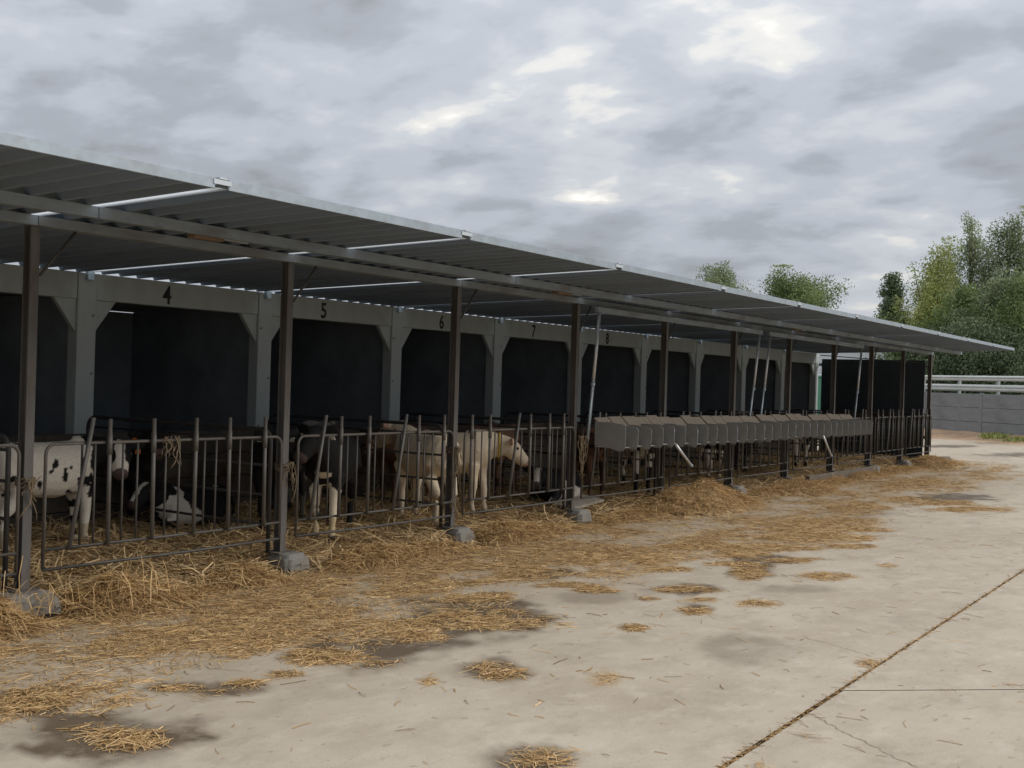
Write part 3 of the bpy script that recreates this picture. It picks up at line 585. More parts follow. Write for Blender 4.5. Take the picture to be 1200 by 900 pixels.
# ------------------------------------------------------------------ calves
def ring_loft(m, rings, seg=14):
    # rings: (centre, ra, rb, tangent); ellipse in the plane across the tangent, rb is the mostly vertical radius
    vs = []
    for c, ra, rb, t in rings:
        c = Vector(c); t = Vector(t).normalized(); side = Vector((0, 0, 1)).cross(t)
        if side.length < 0.15: side = Vector((0, 1, 0))
        side.normalize(); upv = t.cross(side).normalized()
        for k in range(seg): a = 2*math.pi*k/seg; vs.append(c + side*ra*math.cos(a) + upv*rb*math.sin(a))
    n = len(rings)
    m.add(vs, [(i*seg+k, i*seg+(k+1) % seg, (i+1)*seg+(k+1) % seg, (i+1)*seg+k) for i in range(n-1) for k in range(seg)] + [tuple(range(seg))[::-1], tuple((n-1)*seg+k for k in range(seg))])
def chain(m, pts, seg=12):
    P = [Vector(p[:3]) for p in pts]; n = len(P)
    ring_loft(m, [(P[i], pts[i][3], pts[i][4] if len(pts[i]) > 4 else pts[i][3], P[min(i+1, n-1)]-P[max(i-1, 0)]) for i in range(n)], seg)
COATS = {
 'spotted': dict(base=(0.72, 0.655, 0.56), dark=(0.012, 0.011, 0.011)),
 'black':   dict(base=(0.016, 0.014, 0.014), dark=(0.016, 0.014, 0.014)),
 'blackwhite': dict(base=(0.70, 0.64, 0.55), dark=(0.014, 0.013, 0.013)),
 'blacklegs': dict(base=(0.76, 0.66, 0.49), dark=(0.014, 0.013, 0.013)),
 'cream':   dict(base=(0.80, 0.67, 0.50), dark=(0.52, 0.38, 0.26)),
 'brown':   dict(base=(0.17, 0.092, 0.058), dark=(0.05, 0.03, 0.022)),
 'grey':    dict(base=(0.13, 0.115, 0.10), dark=(0.03, 0.026, 0.024))}
def make_calf(label, coat, loc, heading, scale=0.86, neck=(42, 0), head=(-38, 0), lying=False, tags=(), seed=1, swing=0.0, collar=None):
    """heading in degrees; neck=(pitch, yaw), head=(pitch, yaw) relative to the body"""
    m = MB(); dz = -0.47 if lying else 0.0
    T = [(-.57,.82,.06,.07),(-.53,.79,.165,.175),(-.43,.775,.215,.225),(-.22,.735,.225,.25),(.03,.725,.235,.262),(.22,.745,.215,.25),(.36,.78,.18,.22),(.46,.80,.115,.15),(.50,.80,.05,.06)]
    ring_loft(m, [((x, 0, z+dz), ry, rz, (1, 0, 0)) for x, z, ry, rz in T], 18)
    def dirv(p, y): return Vector((math.cos(R(p))*math.cos(R(y)), math.cos(R(p))*math.sin(R(y)), math.sin(R(p))))
    n0 = Vector((.34, 0, .85+dz)); nd = dirv(*neck); n1 = n0 + nd*0.33
    chain(m, [(*(n0-nd*.08), .15, .20), (*(n0+nd*.08), .13, .18), (*(n0+nd*.20), .11, .15), (*n1, .095, .115)])
    hd = dirv(head[0], neck[1]+head[1]); h0 = n1 - hd*0.03
    hr = [(-.06,.055,.065),(.0,.092,.102),(.07,.108,.116),(.15,.102,.112),(.23,.080,.094),(.30,.072,.080),(.35,.076,.070),(.385,.052,.046)]
    chain(m, [(*(h0+hd*t), a, b) for t, a, b in hr])
    side = Vector((0, 0, 1)).cross(hd); side.normalize(); hup = hd.cross(side)
    for s in (-1, 1):
        e0 = h0 + side*s*.075 + hup*.05; ed = (side*s*0.95 - hd*0.22 - hup*0.22).normalized()
        chain(m, [(*(e0-ed*.02), .025, .025), (*(e0+ed*.05), .022, .052), (*(e0+ed*.11), .020, .056), (*(e0+ed*.17), .014, .028)], 10)
    if not lying:
        for s in (-1, 1):
            w = swing*s
            chain(m, [(.33, s*.10, .78, .10, .07), (.31, s*.115, .62, .095, .07), (.30+w*.3, s*.105, .50, .066), (.325+w*.6, s*.095, .32, .043), (.32+w*.8, s*.095, .28, .043), (.315+w, s*.092, .13, .031), (.325+w, s*.092, .075, .037), (.335+w, s*.092, .04, .036), (.345+w, s*.092, .0, .040)])
            chain(m, [(-.42, s*.09, .82, .13, .09), (-.40, s*.125, .66, .125, .075), (-.37-w*.3, s*.12, .52, .085, .06), (-.45-w*.5, s*.11, .40, .06), (-.50-w*.6, s*.105, .335, .047), (-.485-w*.7, s*.10, .26, .036), (-.475-w, s*.098, .13, .033), (-.465-w, s*.098, .075, .038), (-.45-w, s*.098, .0, .040)])
    else:
        for s in (-1, 1):
            chain(m, [(.30, s*.13, .30, .10), (.34, s*.17, .12, .07), (.50, s*.18, .06, .04), (.40, s*.19, .035, .03), (.30, s*.19, .03, .03)])
            chain(m, [(-.40, s*.14, .28, .13), (-.25, s*.20, .14, .10), (-.12, s*.23, .07, .05), (-.28, s*.25, .035, .035), (-.40, s*.25, .03, .03)])
    chain(m, [(-.56, 0, .86+dz, .03), (-.63, 0, .80+dz, .026), (-.655, .02, .62+dz*.8, .020), (-.65, .03, .42+dz*.6, .028), (-.645, .03, .32+dz*.5, .016)], 8)
    me0 = m.mesh('calf_raw'); tmp = bpy.data.objects.new('tmp', me0); col.objects.link(tmp)
    rm = tmp.modifiers.new('r', 'REMESH'); rm.mode = 'VOXEL'; rm.voxel_size = 0.0155; rm.use_smooth_shade = True
    sm = tmp.modifiers.new('s', 'SMOOTH'); sm.factor = 0.5; sm.iterations = 3
    bpy.context.view_layer.update(); me = bpy.data.meshes.new_from_object(tmp.evaluated_get(bpy.context.evaluated_depsgraph_get()))
    bpy.data.objects.remove(tmp); me.name = 'calf_body'
    co = np.empty(len(me.vertices)*3); me.vertices.foreach_get('co', co); co = co.reshape(-1, 3)
    C = COATS[coat]; base = np.array(C['base']); dark = np.array(C['dark']); out = np.empty((len(co), 4), np.float32); out[:, 3] = 1
    hv = np.array(h0); hdv = np.array(hd); rng = random.Random(seed); off = Vector((rng.uniform(0, 50), rng.uniform(0, 50), rng.uniform(0, 50)))
    th_ = (co-hv)@hdv; radial = np.linalg.norm(co-hv-np.outer(th_, hdv), axis=1); is_head = (th_ > -0.10) & (th_ < 0.5) & (radial < 0.26)
    lat = (co-hv)@np.array(side); upc = (co-hv)@np.array(hup)
    for i, p in enumerate(co):
        x, y, z = p; z = z-dz if lying else z
        q = Vector(p)+off; n1_ = mnoise.noise(q*2.4); n2_ = mnoise.noise(q*9.0); n3_ = mnoise.noise(q*16.0)
        isd = False
        if coat == 'spotted':
            isd = (x > 0.30 and z > 0.52 + 0.10*n2_ and n1_ + 0.5*n2_ > -0.32) or (mnoise.noise(Vector((q.x*15, q.y*9, q.z*11))) + 0.45*n3_ + 0.3*n1_ > 0.36 and x > -0.5 and z > 0.5) or (x > 0.2 and z < 0.45 and z > 0.10 and n2_ > 0.0 and y > -0.09)
        elif coat == 'blackwhite': isd = n1_ + 0.45*n2_ > (-0.30 if lying else -0.06)
        elif coat == 'blacklegs': isd = not (x > 0.12 and (z < 0.52 + 0.08*n2_ or (x > 0.40 and z < 0.66 and abs(y) < 0.08)))
        elif coat == 'cream': isd = n1_ + 0.4*n2_ > 0.42
        elif coat in ('brown', 'grey'): isd = n1_*0.8 + 0.5*n2_ > 0.12
        c = dark if isd else base
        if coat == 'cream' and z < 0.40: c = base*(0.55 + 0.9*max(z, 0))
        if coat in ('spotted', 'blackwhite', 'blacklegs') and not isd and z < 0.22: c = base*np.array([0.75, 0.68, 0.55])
        if is_head[i]:
            if coat in ('spotted', 'blackwhite'): c = base if (abs(lat[i]) < 0.042 + 0.02*n2_ and upc[i] > -0.02) or (th_[i] > 0.24 and coat == 'spotted') else dark
            if coat == 'cream': c = base*0.8 if th_[i] < 0.2 else base*0.62
            if th_[i] > 0.335: c = np.array((0.09, 0.06, 0.05)) if coat != 'cream' else np.array((0.30, 0.18, 0.14))
            if abs(lat[i]) > 0.115 and upc[i] < 0.06 and coat == 'cream': c = np.array((0.48, 0.30, 0.22))
        if not lying and z < 0.045: c = np.array((0.05, 0.04, 0.03))
        out[i, :3] = c
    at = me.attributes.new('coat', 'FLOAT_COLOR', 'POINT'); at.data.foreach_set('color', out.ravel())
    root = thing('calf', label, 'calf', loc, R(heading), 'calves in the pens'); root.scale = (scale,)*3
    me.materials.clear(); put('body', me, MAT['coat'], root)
    for s in (-1, 1):
        bm = bmesh.new(); bmesh.ops.create_uvsphere(bm, u_segments=10, v_segments=8, radius=0.019); em = bpy.data.meshes.new('eye'); bm.to_mesh(em); bm.free()
        for p in em.polygons: p.use_smooth = True
        put('eye', em, MAT['eye'], root, h0 + hd*0.115 + side*s*0.094 + hup*0.035)
    for s, mt in tags:
        c = h0 + side*s*.165 + hup*.03 - hd*.03; mt_ = MB(); q = [c + hd*a + hup*b + side*s*e for e in (-0.024, 0.024) for a, b in ((0.0, -0.03), (0.0, -0.09), (-0.006, -0.09), (-0.006, -0.03))]
        q = [v + hd*0.045 for v in q]
        mt_.add(q, [(0,1,2,3),(7,6,5,4),(0,4,5,1),(1,5,6,2),(2,6,7,3),(3,7,4,0)]); put('ear_tag', mt_.mesh('ear_tag'), MAT[mt], root)
    if collar:
        rg = MB(); ctr = n0 + nd*0.22; s2 = Vector((0, 0, 1)).cross(nd).normalized(); u2 = nd.cross(s2)
        rg.path([ctr + s2*0.114*math.cos(a) + u2*0.152*math.sin(a) for a in np.linspace(0, 2*math.pi, 19)], 0.012, 6); put('collar', rg.mesh('collar', True), MAT[collar], root)
    return root
def bz(x, y): return float(bed_h(np.array([x]), np.array([y]))[0])-0.01
def calf(label, coat, x, y, heading, **k): return make_calf(label, coat, (x, y, bz(x, y)), heading, **k)
calf('white calf with small black spots and orange ear tag behind the first full gate', 'spotted', 5.28, 8.10, -2, scale=0.87, neck=(8, -38), head=(-40, -84), tags=((-1, 'tag'), (1, 'tag')), seed=4)
calf('black calf facing out behind the spotted white calf\'s head', 'black', 6.66, 8.72, 238, scale=0.82, neck=(30, 0), head=(-30, 10), tags=((-1, 'tag'), (1, 'tag')), seed=8)
calf('black and white calf lying in the straw at the back of the second pen', 'blackwhite', 6.92, 8.38, 172, scale=0.72, neck=(25, 10), head=(-35, 10), lying=True, seed=12)
calf('black calf with a white ear tag standing left of the second front post', 'black', 7.36, 7.76, 228, scale=0.88, neck=(25, 5), head=(-45, 10), tags=((1, 'tagw'), (-1, 'tagw')), seed=15)
calf('black calf with white legs standing just right of the second front post', 'blacklegs', 7.58, 7.20, 212, scale=0.92, neck=(32, -8), head=(-40, -15), tags=((1, 'tagw'), (-1, 'tagw')), seed=19, swing=0.05)
calf('dark grey calf standing at the right end of the second pen', 'grey', 8.20, 8.25, 250, scale=0.88, neck=(35, 0), head=(-35, 0), tags=((-1, 'tag'), (1, 'tag')), seed=23)
calf('cream white calf seen from behind at the left end of the third pen', 'cream', 9.02, 7.28, 68, scale=0.93, neck=(25, 10), head=(-35, 10), seed=27)
calf('cream white calf with yellow collar and pink ears right of the third front post', 'cream', 9.88, 7.52, -78, scale=0.90, neck=(0, 25), head=(-42, 20), seed=28, collar='tagy', swing=0.04)
calf('dark brown calf standing at the back of the third pen', 'brown', 10.15, 8.50, 185, scale=0.88, neck=(5, 0), head=(-40, 10), seed=29)
calf('dark brown calf standing behind the fourth gate', 'brown', 11.75, 8.25, 196, scale=0.92, neck=(8, 10), head=(-40, 25), seed=31)
calf('reddish brown calf standing behind the nearest feed boxes', 'brown', 12.55, 7.35, 228, scale=0.86, neck=(20, 0), head=(-50, 0), seed=35)
calf('black and white calf lying beside the white board near the fourth gate', 'blackwhite', 11.55, 7.25, 185, scale=0.8, neck=(20, 10), head=(-30, 10), lying=True, seed=37)
calf('black calf with white face seen below the near feed boxes', 'blackwhite', 13.75, 7.30, 222, scale=0.92, neck=(10, 0), head=(-50, 0), seed=41)
calf('pale calf half hidden under the middle feed boxes', 'spotted', 16.5, 7.45, 215, scale=0.92, neck=(15, 0), head=(-45, 0), seed=45)
calf('dark grey calf behind the middle feed boxes', 'grey', 18.5, 7.7, 190, scale=0.95, neck=(30, 0), head=(-40, 0), seed=47)
calf('black and white calf behind the far feed boxes', 'blackwhite', 20.75, 7.5, 200, scale=0.95, neck=(15, 0), head=(-40, 0), seed=49)

# ------------------------------------------------------------------ straw
def strands(name, pts, lmin, lmax, w, mat, pitch=0.25, droop=0.0, seed=0, zoff=0.004, vbias=None, kind='stuff', label=None, cat=None, surf=None):
    rng = np.random.default_rng(seed); n = len(pts); pts = np.asarray(pts)
    ya = rng.uniform(0, 2*np.pi, n); pi_ = rng.normal(0, pitch, n); L = rng.uniform(lmin, lmax, n)*0.5*(0.5+rng.random(n))
    d = np.stack([np.cos(ya)*np.cos(pi_), np.sin(ya)*np.cos(pi_), np.sin(pi_)], -1)
    sd_ = np.stack([-np.sin(ya), np.cos(ya), rng.normal(0, 0.5, n)], -1); sd_ /= np.linalg.norm(sd_, axis=1)[:, None]
    bend = np.stack([rng.normal(0, 0.12, n), rng.normal(0, 0.12, n), -np.abs(rng.normal(0, 0.10, n))-droop], -1)*L[:, None]
    ww = w*rng.uniform(0.6, 1.3, n)[:, None]
    c = pts + np.array([0, 0, zoff]) + np.array([0, 0, 1])*(np.abs(np.sin(pi_))*L*0.8)[:, None]
    p = [c-d*L[:, None]+bend, c+0*bend, c+d*L[:, None]+bend]
    if surf is not None:
        for q in p: q[:, 2] = np.maximum(q[:, 2], surf(q[:, 0], q[:, 1])+0.002)
    V = np.stack([q for k in range(3) for q in (p[k]-sd_*ww*0.5, p[k]+sd_*ww*0.5)], 1).reshape(-1, 3)
    b = (np.arange(n)*6)[:, None]
    F = np.concatenate([b+np.array([[0, 1, 3, 2]]), b+np.array([[2, 3, 5, 4]])], 0)
    me = bpy.data.meshes.new(name); me.vertices.add(len(V)); me.vertices.foreach_set('co', V.ravel().astype(np.float32))
    me.loops.add(F.size); me.loops.foreach_set('vertex_index', F.ravel().astype(np.int32)); me.polygons.add(len(F)); me.polygons.foreach_set('loop_start', (np.arange(len(F))*4).astype(np.int32))
    me.update(calc_edges=True)
    v = np.clip(rng.normal(0.5, 0.22, n) + (0 if vbias is None else vbias), 0, 1)
    at = me.attributes.new('v', 'FLOAT', 'POINT'); at.data.foreach_set('value', np.repeat(v, 6).astype(np.float32))
    return put(name, me, mat, None, kind=kind, label=label, category=cat)
def sample(n, x0, x1, y0, y1, dens, seed, far=1.0):
    rng = np.random.default_rng(seed); x = rng.uniform(x0, x1, n); y = rng.uniform(y0, y1, n)
    d = np.hypot(x, y); keep = rng.random(n) < dens(x, y)*np.minimum(1, (7.0/d))**far
    return x[keep], y[keep]
flat0 = lambda x, y: np.zeros_like(x)
# ridge along the gates: matted core and loose strands
sheet('straw_ridge', -3, 28.6, 5.55, 7.2, 0.07, MAT['heap'], None, hfun=lambda x, y: heap_h(x, y)-0.030, kind='stuff', label='ridge of golden straw heaped along the foot of the gates', category='straw')
x, y = sample(330000, 0.5, 28.5, 5.7, 7.0, lambda x, y: sstep(0.02, 0.09, heap_h(x, y)), 5, 1.25)
strands('loose_straw', np.stack([x, y, heap_h(x, y)-0.012], -1), 0.04, 0.22, 0.0043, MAT['straw'], 0.20, 0.12, 6, label='loose golden straw on the ridge along the gates', cat='straw')
# thin litter in front
def thin_d(x, y): return np.clip(cover(x, y), 0, 1)**1.3*(1-0.6*sstep(0.02, 0.1, heap_h(x, y)))
x, y = sample(340000, 1.0, 29, 3.2, 6.4, thin_d, 15, 1.35)
strands('straw_litter', np.stack([x, y, np.maximum(heap_h(x, y)-0.02, 0)], -1), 0.025, 0.14, 0.0040, MAT['straw'], 0.05, 0.0, 16, vbias=0.0, label='thin flattened straw litter strewn over the concrete yard', cat='straw', surf=flat0)
# clumps lying on the bare concrete
def clump_d(x, y): return patch_val(STRAW, x, y, 0.75, 3, 1.5)*(0.25+0.75*sstep(0.3, 0.6, fbm(x*9, y*9, 91, 3)))
x, y = sample(330000, 2.0, 22, 0.9, 5.6, clump_d, 25, 0.8)
print('clump strands', len(x))
strands('straw_clumps', np.stack([x, y, 0.014*clump_d(x, y)*np.random.default_rng(3).random(len(x))], -1), 0.02, 0.14, 0.0036, MAT['straw'], 0.08, 0.0, 26, vbias=0.03, label='small scattered clumps of straw on the bare concrete', cat='straw', surf=flat0)
x, y = sample(2600, 2.0, 18, 0.3, 5.2, lambda x, y: 0.35+0*x, 35, 0.3)
strands('stray_straw', np.stack([x, y, 0*x], -1), 0.03, 0.13, 0.005, MAT['straw'], 0.05, 0.0, 36, vbias=-0.25, label='single stray straws and bits on the bare concrete', cat='straw', surf=flat0)
# bits along the slab joint
rngj = np.random.default_rng(77); xj = rngj.uniform(3.5, 14, 2200); yj = YJ + rngj.normal(0, 0.009, 2200)
strands('joint_straw', np.stack([xj, yj, np.full(2200, -0.006)], -1), 0.02, 0.08, 0.004, MAT['straw'], 0.1, 0.0, 78, vbias=-0.22, label='straw and dirt caught in the slab joint', cat='straw')
# bedding in the pens
sheet('straw_bedding', -3, 26.6, 6.20, 9.25, 0.09, MAT['mat'], None, hfun=bed_h, kind='stuff', label='deep soiled straw bedding on the pen floors', category='straw bedding')
x, y = sample(120000, 3.0, 26.5, 6.42, 9.2, lambda x, y: 0.9+0*x, 45, 1.2)
strands('bedding_straw', np.stack([x, y, bed_h(x, y)], -1), 0.08, 0.34, 0.008, MAT['bedding'], 0.22, 0.05, 46, label='loose brown straws on the pen bedding', cat='straw bedding')
# straw hanging over the leftmost footing and the gate foot
rngh = np.random.default_rng(91); nh = 160; xh = np.concatenate([rngh.normal(4.05, 0.18, nh//2), rngh.normal(4.72, 0.16, nh//2)]); yh = np.concatenate([rngh.normal(6.40, 0.06, nh//2), rngh.normal(6.22, 0.08, nh//2)])
strands('hanging_straw', np.stack([xh, yh, 0.06+rngh.uniform(0, 0.12, len(xh))], -1), 0.12, 0.30, 0.0048, MAT['straw'], 0.95, 0.3, 92, vbias=0.1, label='straw hanging over the leftmost concrete footing', cat='straw')

# ------------------------------------------------------------------ small things by the pens
m = MB(); m.box(-0.40, 0.40, -0.16, 0.16, 0, 0.03); o = put('board', m.mesh('board', bevel=0.006), MAT['whiteboard'], None, (11.55, 6.92, bz(11.55, 6.92)+0.05)); o.rotation_euler = (R(8), R(-3), R(4)); tag(o, 'dirty white board lying behind the fourth gate', 'board')
m = MB(); m.path([(0, 0, 0.09), (-0.6, 0.15, 0.09), (-1.5, 0.30, 0.085)], [0.085, 0.09, 0.08], 12); o = put('log', m.mesh('log', True), MAT['wood'], None, (26.55, 6.15, 0.02)); tag(o, 'grey round log lying at the foot of the last post', 'log')
for k, (xa, xb, yy) in enumerate(((18.1, 20.0, 6.42), (19.95, 22.0, 6.43))):
    m = MB(); m.box(0, xb-xa-0.05, -0.04, 0.04, 0, 0.17); o = put('timber_sleeper', m.mesh('timber_sleeper', bevel=0.008), MAT['wood'], None, (xa, yy, 0.0)); tag(o, ('grey timber sleeper lying under the far feed boxes, nearer one', 'grey timber sleeper at the far end of the feed boxes')[k], 'sleeper', 'timber sleepers at the gate foot')

# ------------------------------------------------------------------ far wall with guard rail
wall = thing('panel_wall', 'grey concrete panel wall closing the far end of the yard', 'wall', tuple(WA), math.atan2(WD.y, WD.x))
PWID = 3.05
pmw = MB(); pmw.box(0.02, PWID-0.02, -0.12, 0.0, 0.0, 0.525); pwm = pmw.mesh('panel', bevel=0.012)
pst = MB(); pst.box(-0.07, 0.07, -0.10, 0.02, 0.0, 1.70); pstm = pst.mesh('wall_post', bevel=0.01)
for i in range(-6, 13):
    for k in range(3): put('panel', pwm, MAT['wall'], wall, (i*PWID+1.3, random.uniform(-0.006, 0.006), 0.06+k*0.535))
    put('wall_post', pstm, MAT['wall'], wall, (i*PWID+1.3, 0.01, 0.0))
rail = thing('guard_rail', 'pale double guard rail running along behind the top of the grey wall', 'guard rail', tuple(WA + Vector((WD.y, -WD.x, 0))*0.5), math.atan2(WD.y, WD.x))
def wprof(h, d=-0.05): return [(0, 0), (-d, 0.2*h), (-d, 0.35*h), (0, 0.5*h), (-d, 0.65*h), (-d, 0.8*h), (0, h), (-0.015, h), (-0.015, 0)]
for z, h in ((2.16, 0.20), (1.76, 0.26)):
    for i in range(-3, 7):
        m = MB(); m.prism(wprof(h), 'x', i*6.0+0.005, i*6.0+5.995); put('rail', m.mesh('rail'), MAT['railpale'], rail, (0, 0, z))
for i in range(-9, 21):
    m = MB(); m.box(-0.05, 0.05, -0.12, -0.018, 0.0, 2.34); put('rail_post', m.mesh('rail_post'), MAT['greytrim'], rail, (i*2.0, 0, 0))

# ------------------------------------------------------------------ white building and green cabinet glimpsed past the shed end
wbp = on_dist(1000, 415, 62); bl = thing('white_building', 'white farm building seen through the gap under the far end of the roof', 'building', (wbp.x, wbp.y, 0), R(105))
m = MB(); m.box(-3.2, 3.2, -3, 3, 0, 4.2); put('wall', m.mesh('wall'), MAT['white'], bl)
m = MB(); m.prism([(-3.3, 4.2), (3.3, 4.2), (0, 5.1)], 'x', -3.4, 3.4); put('roof', m.mesh('roof'), MAT['white'], bl)
m = MB(); m.box(-1.2, 1.2, 3.002, 3.06, 0, 3.0); put('door', m.mesh('door'), MAT['greytrim'], bl)
gp = on_dist(959, 460, 36); gc = thing('green_container', 'green metal container glimpsed between the shed and its black gable', 'container', (gp.x, gp.y, 0), R(20))
m = MB(); m.box(-0.6, 0.6, -1.1, 1.1, 0.08, 2.0); put('body', m.mesh('body', bevel=0.02), MAT['green'], gc)
m = MB(); m.box(-0.64, 0.64, -1.14, 1.14, 2.0, 2.06); put('lid', m.mesh('lid', bevel=0.01), MAT['green'], gc)
for s in (-1, 1):
    m = MB(); m.box(-0.5, 0.5, s*0.8-0.06, s*0.8+0.06, 0, 0.078); put('skid', m.mesh('skid'), MAT['greytrim'], gc)

# ------------------------------------------------------------------ trees
LEAF = {
 'yellow': attr_mat('yellow_green_leaves', (0.132, 0.176, 0.051), (0.527, 0.542, 0.205), 0.6, trans=0.35, mid=(0.307, 0.344, 0.110)),
 'green':  attr_mat('mid_green_leaves', (0.088, 0.139, 0.051), (0.337, 0.410, 0.176), 0.6, trans=0.3, mid=(0.190, 0.256, 0.095)),
 'grey':   attr_mat('grey_green_leaves', (0.124, 0.168, 0.088), (0.425, 0.454, 0.271), 0.6, trans=0.3, mid=(0.256, 0.300, 0.161)),
 'dark':   attr_mat('dark_green_leaves', (0.073, 0.105, 0.056), (0.249, 0.300, 0.168), 0.6, trans=0.25, mid=(0.146, 0.190, 0.100))}
def tree(name, label, base, H, rad, kind, n, seed, shape='round', z0=0.25, leaf=0.16, group='trees behind the yard'):
    rng = np.random.default_rng(seed); root = thing(name, label, 'tree', base, 0, group)
    m = MB(); lean = rng.normal(0, 0.03, 2)*H; tr = 0.018*H
    spine = [(lean[0]*t**2 + 0.02*H*math.sin(3*t+seed), lean[1]*t**2, H*0.93*t) for t in np.linspace(0, 1, 8)]
    m.path(spine, [tr*(1-0.9*t)+0.01 for t in np.linspace(0, 1, 8)], 8)
    def rprof(t):
        if shape == 'poplar': return rad*(0.55+0.45*np.sin(np.pi*np.clip(t, 0, 1)**0.8))*np.clip((1.03-t)*3.0, 0, 1)**0.7
        if shape == 'cone': return rad*np.clip(1.04-t, 0, 1)**0.75*np.clip(t*6+0.3, 0, 1)
        return rad*np.sqrt(np.clip(1-((t-0.45)/0.57)**2, 0.02, 1))
    sp = np.array(spine); cl = []; cz = []; nl = 28 if shape != 'round' else 60
    def axis(z): return np.array([np.interp(z, sp[:, 2], sp[:, 0]), np.interp(z, sp[:, 2], sp[:, 1]), z])
    for k in range(nl):                           # limbs rise from the stem and carry leafy plumes
        t = (k+rng.random())/nl if shape != 'round' else rng.random(); a = rng.uniform(0, 2*np.pi); rr = rprof(t)*(rng.uniform(0.55, 1.2) if shape != 'round' else rng.uniform(0.5, 1.0))
        zt = H*(z0+(1-z0)*t)*rng.uniform(0.95, 1.03); zl = max(0.10*H, zt - (0.24*H if shape == 'poplar' else 0.10*H) - rr*0.45)
        b0 = axis(zl); tip = axis(min(zt, H)) + np.array([rr*math.cos(a), rr*math.sin(a), 0]); tip[2] = min(zt, H)
        mid_ = (b0+tip)/2 + np.array([math.cos(a), math.sin(a), 0])*rr*0.22
        m.path([b0, mid_, tip], [tr*0.32, tr*0.18, 0.010], 5)
        for u_ in np.linspace(0.35, 1.0, 6):
            q = (1-u_)**2*b0 + 2*u_*(1-u_)*mid_ + u_**2*tip + rng.normal(0, 0.07*rad, 3); cl.append(q); cz.append(rad*(0.36-0.19*u_)*rng.uniform(0.65, 1.4))
    for k in range(int(nl*0.8)):                  # inner filling
        t = rng.random(); q = axis(H*(z0+(1-z0)*t*0.93)); a = rng.uniform(0, 6.28); rr = rprof(t)*rng.uniform(0.1, 0.7); cl.append(q+np.array([rr*math.cos(a), rr*math.sin(a), 0])); cz.append(rad*rng.uniform(0.12, 0.30))
    nc = len(cl)
    put('trunk', m.mesh('trunk', True), MAT['bark'], root)
    cl = np.array(cl); cs = np.array(cz); pw = cs**1.6; ci = rng.choice(nc, n, p=pw/pw.sum())
    off = rng.normal(0, 1, (n, 3)); off /= np.linalg.norm(off, axis=1)[:, None]; off *= (rng.random(n)**0.45)[:, None]*cs[ci][:, None]*np.array([1, 1, 0.85 if shape != 'poplar' else 1.35])
    c = cl[ci]+off; c[:, 2] = np.clip(c[:, 2], 0.15, H*1.03)
    u = rng.normal(0, 1, (n, 3)); u /= np.linalg.norm(u, axis=1)[:, None]; w = np.cross(u, rng.normal(0, 1, (n, 3))); w /= np.linalg.norm(w, axis=1)[:, None]
    s1 = (leaf*rng.uniform(0.55, 1.25, n))[:, None]; s2 = s1*0.62
    V = np.stack([c-u*s1*0.5, c+w*s2*0.5-u*s1*0.05, c+u*s1*0.5, c-w*s2*0.5-u*s1*0.05], 1).reshape(-1, 3)
    F = (np.arange(n)*4)[:, None]+np.arange(4)[None]
    me = bpy.data.meshes.new('crown'); me.vertices.add(len(V)); me.vertices.foreach_set('co', V.ravel().astype(np.float32)); me.loops.add(F.size); me.loops.foreach_set('vertex_index', F.ravel().astype(np.int32)); me.polygons.add(n); me.polygons.foreach_set('loop_start', (np.arange(n)*4).astype(np.int32)); me.update(calc_edges=True)
    cv = rng.normal(0.5, 0.22, nc); v = np.clip(cv[ci]+rng.normal(0, 0.14, n), 0, 1)
    at = me.attributes.new('v', 'FLOAT', 'POINT'); at.data.foreach_set('value', np.repeat(v, 4).astype(np.float32))
    put('crown', me, LEAF[kind], root); return root
def at(u, dist): p = on_dist(u, 470, dist); return (p.x, p.y, -0.03)
def htop(u, v, dist): return on_dist(u, v, dist).z
def T(label, u, v, dist, rad, kind, n, seed, shape='round', z0=0.22, leaf=0.13, name='leafy_tree'):
    tree(name, label, at(u, dist), htop(u, v, dist)*0.985, rad, kind, int(n*2.0), seed, shape, z0, leaf)
T('narrow dark green tree at the left end of the tree row', 1047, 318, 64, 1.7, 'dark', 11000, 1, 'cone', 0.08, name='dark_tree')
T('yellow-green tree right of the narrow dark tree', 1096, 282, 62, 2.6, 'yellow', 13000, 2, 'poplar', 0.15)
T('smaller yellowish tree between the dark tree and the taller ones', 1074, 325, 60, 1.6, 'yellow', 6500, 3, 'poplar', 0.12)
T('tall grey-green poplar, left one of the two tallest crowns', 1132, 250, 66, 1.9, 'grey', 10000, 4, 'poplar', 0.2, name='poplar_tree')
T('tall grey-green poplar, right one of the two tallest crowns', 1170, 247, 65, 2.4, 'grey', 13000, 5, 'poplar', 0.2, name='poplar_tree')
T('grey-green poplar cut by the right picture edge', 1206, 264, 64, 2.0, 'grey', 9000, 6, 'poplar', 0.2, name='poplar_tree')
T('mid green tree filling the gap below the poplars', 1122, 335, 58, 2.4, 'green', 15000, 7, 'poplar', 0.1)
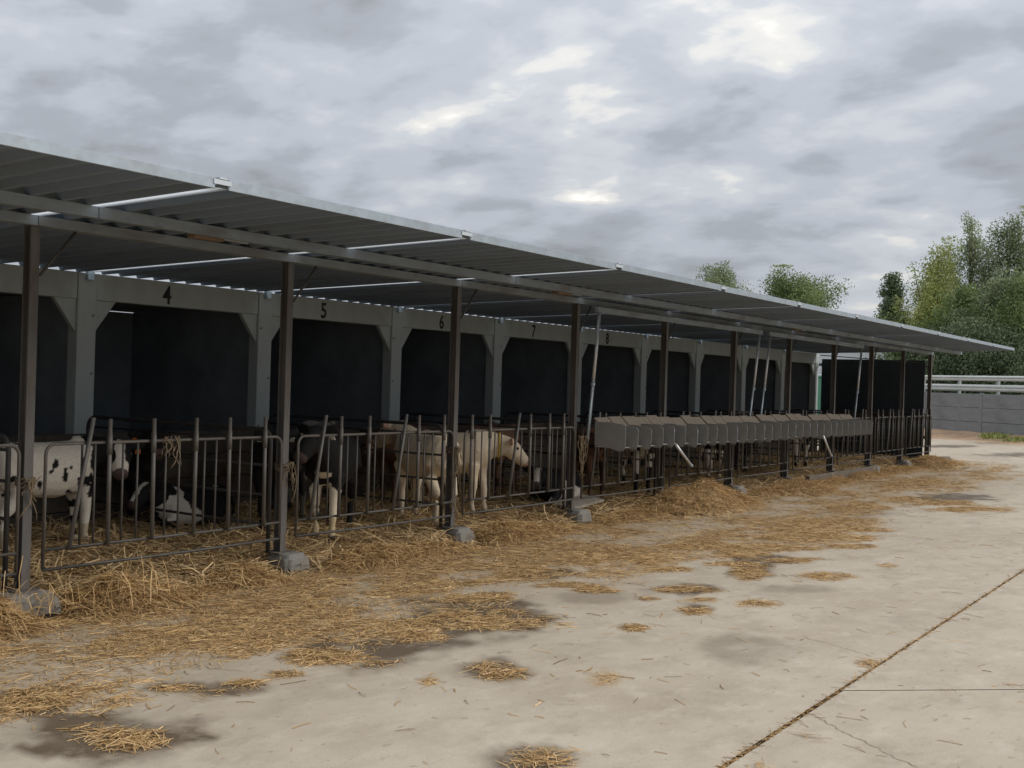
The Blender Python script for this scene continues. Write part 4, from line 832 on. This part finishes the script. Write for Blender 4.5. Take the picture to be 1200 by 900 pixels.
T('mid green bushy tree below the right poplar', 1160, 318, 57, 2.4, 'grey', 15000, 8, 'poplar', 0.1)
T('very dark bushy tree low at the right picture edge', 1200, 318, 55, 2.3, 'green', 13000, 9, 'poplar', 0.1)
T('dark bushy tree above the far end of the roof', 1140, 375, 54, 2.6, 'dark', 13000, 10, z0=0.05)
T('dark bush low behind the guard rail near the last post', 1092, 385, 55, 2.6, 'dark', 12000, 11, z0=0.05)
T('dark bush low behind the guard rail at the right', 1180, 385, 53, 2.6, 'dark', 12000, 14, z0=0.05)
T('green bush seen under the roof between the last two posts', 1058, 392, 58, 2.2, 'green', 9000, 15, z0=0.05)
T('round pale green tree over the roof, left one of the pair', 842, 309, 72, 2.9, 'grey', 21000, 12, 'round', 0.3)
T('round pale green tree over the roof, right one of the pair', 914, 314, 70, 3.4, 'green', 30000, 13, 'round', 0.3)

# weeds at the wall foot
def weeds(label, u, v, h, n, seed):
    p = on_z(u, v, 0.08); rng = np.random.default_rng(seed); m = MB()
    for k in range(n):
        a = rng.uniform(0, 6.28); r0 = rng.random()*0.75; x, y = r0*math.cos(a)*1.3, r0*math.sin(a)*0.7; hh = h*rng.uniform(0.35, 1.0); d = Vector((rng.normal(0, 0.35), rng.normal(0, 0.35), 1))*hh; w = Vector((rng.normal(), rng.normal(), 0.2)).normalized()*0.035
        b0 = Vector((x, y, 0)); m.add([b0-w*0.4, b0+w*0.4, b0+d*0.6+w, b0+d, b0+d*0.6-w], [(0, 1, 2, 3, 4)])
    me = m.mesh('weed_clump'); at_ = me.attributes.new('v', 'FLOAT', 'POINT'); at_.data.foreach_set('value', rng.random(len(me.vertices)).astype(np.float32))
    o = tag(put('weeds', me, LEAF['yellow'], None, (p.x, p.y, 0.03)), label, 'weeds'); o['kind'] = 'stuff'
weeds('small green weed clump at the wall foot beside the last post', 1106, 506, 0.45, 120, 1)
weeds('wider green weed clump at the wall foot near the right edge', 1168, 513, 0.28, 260, 2)
weeds('low green weeds at the wall foot cut by the right edge', 1193, 516, 0.22, 150, 3)
for o in bpy.data.objects:
    if '_at' in o: del o['_at']
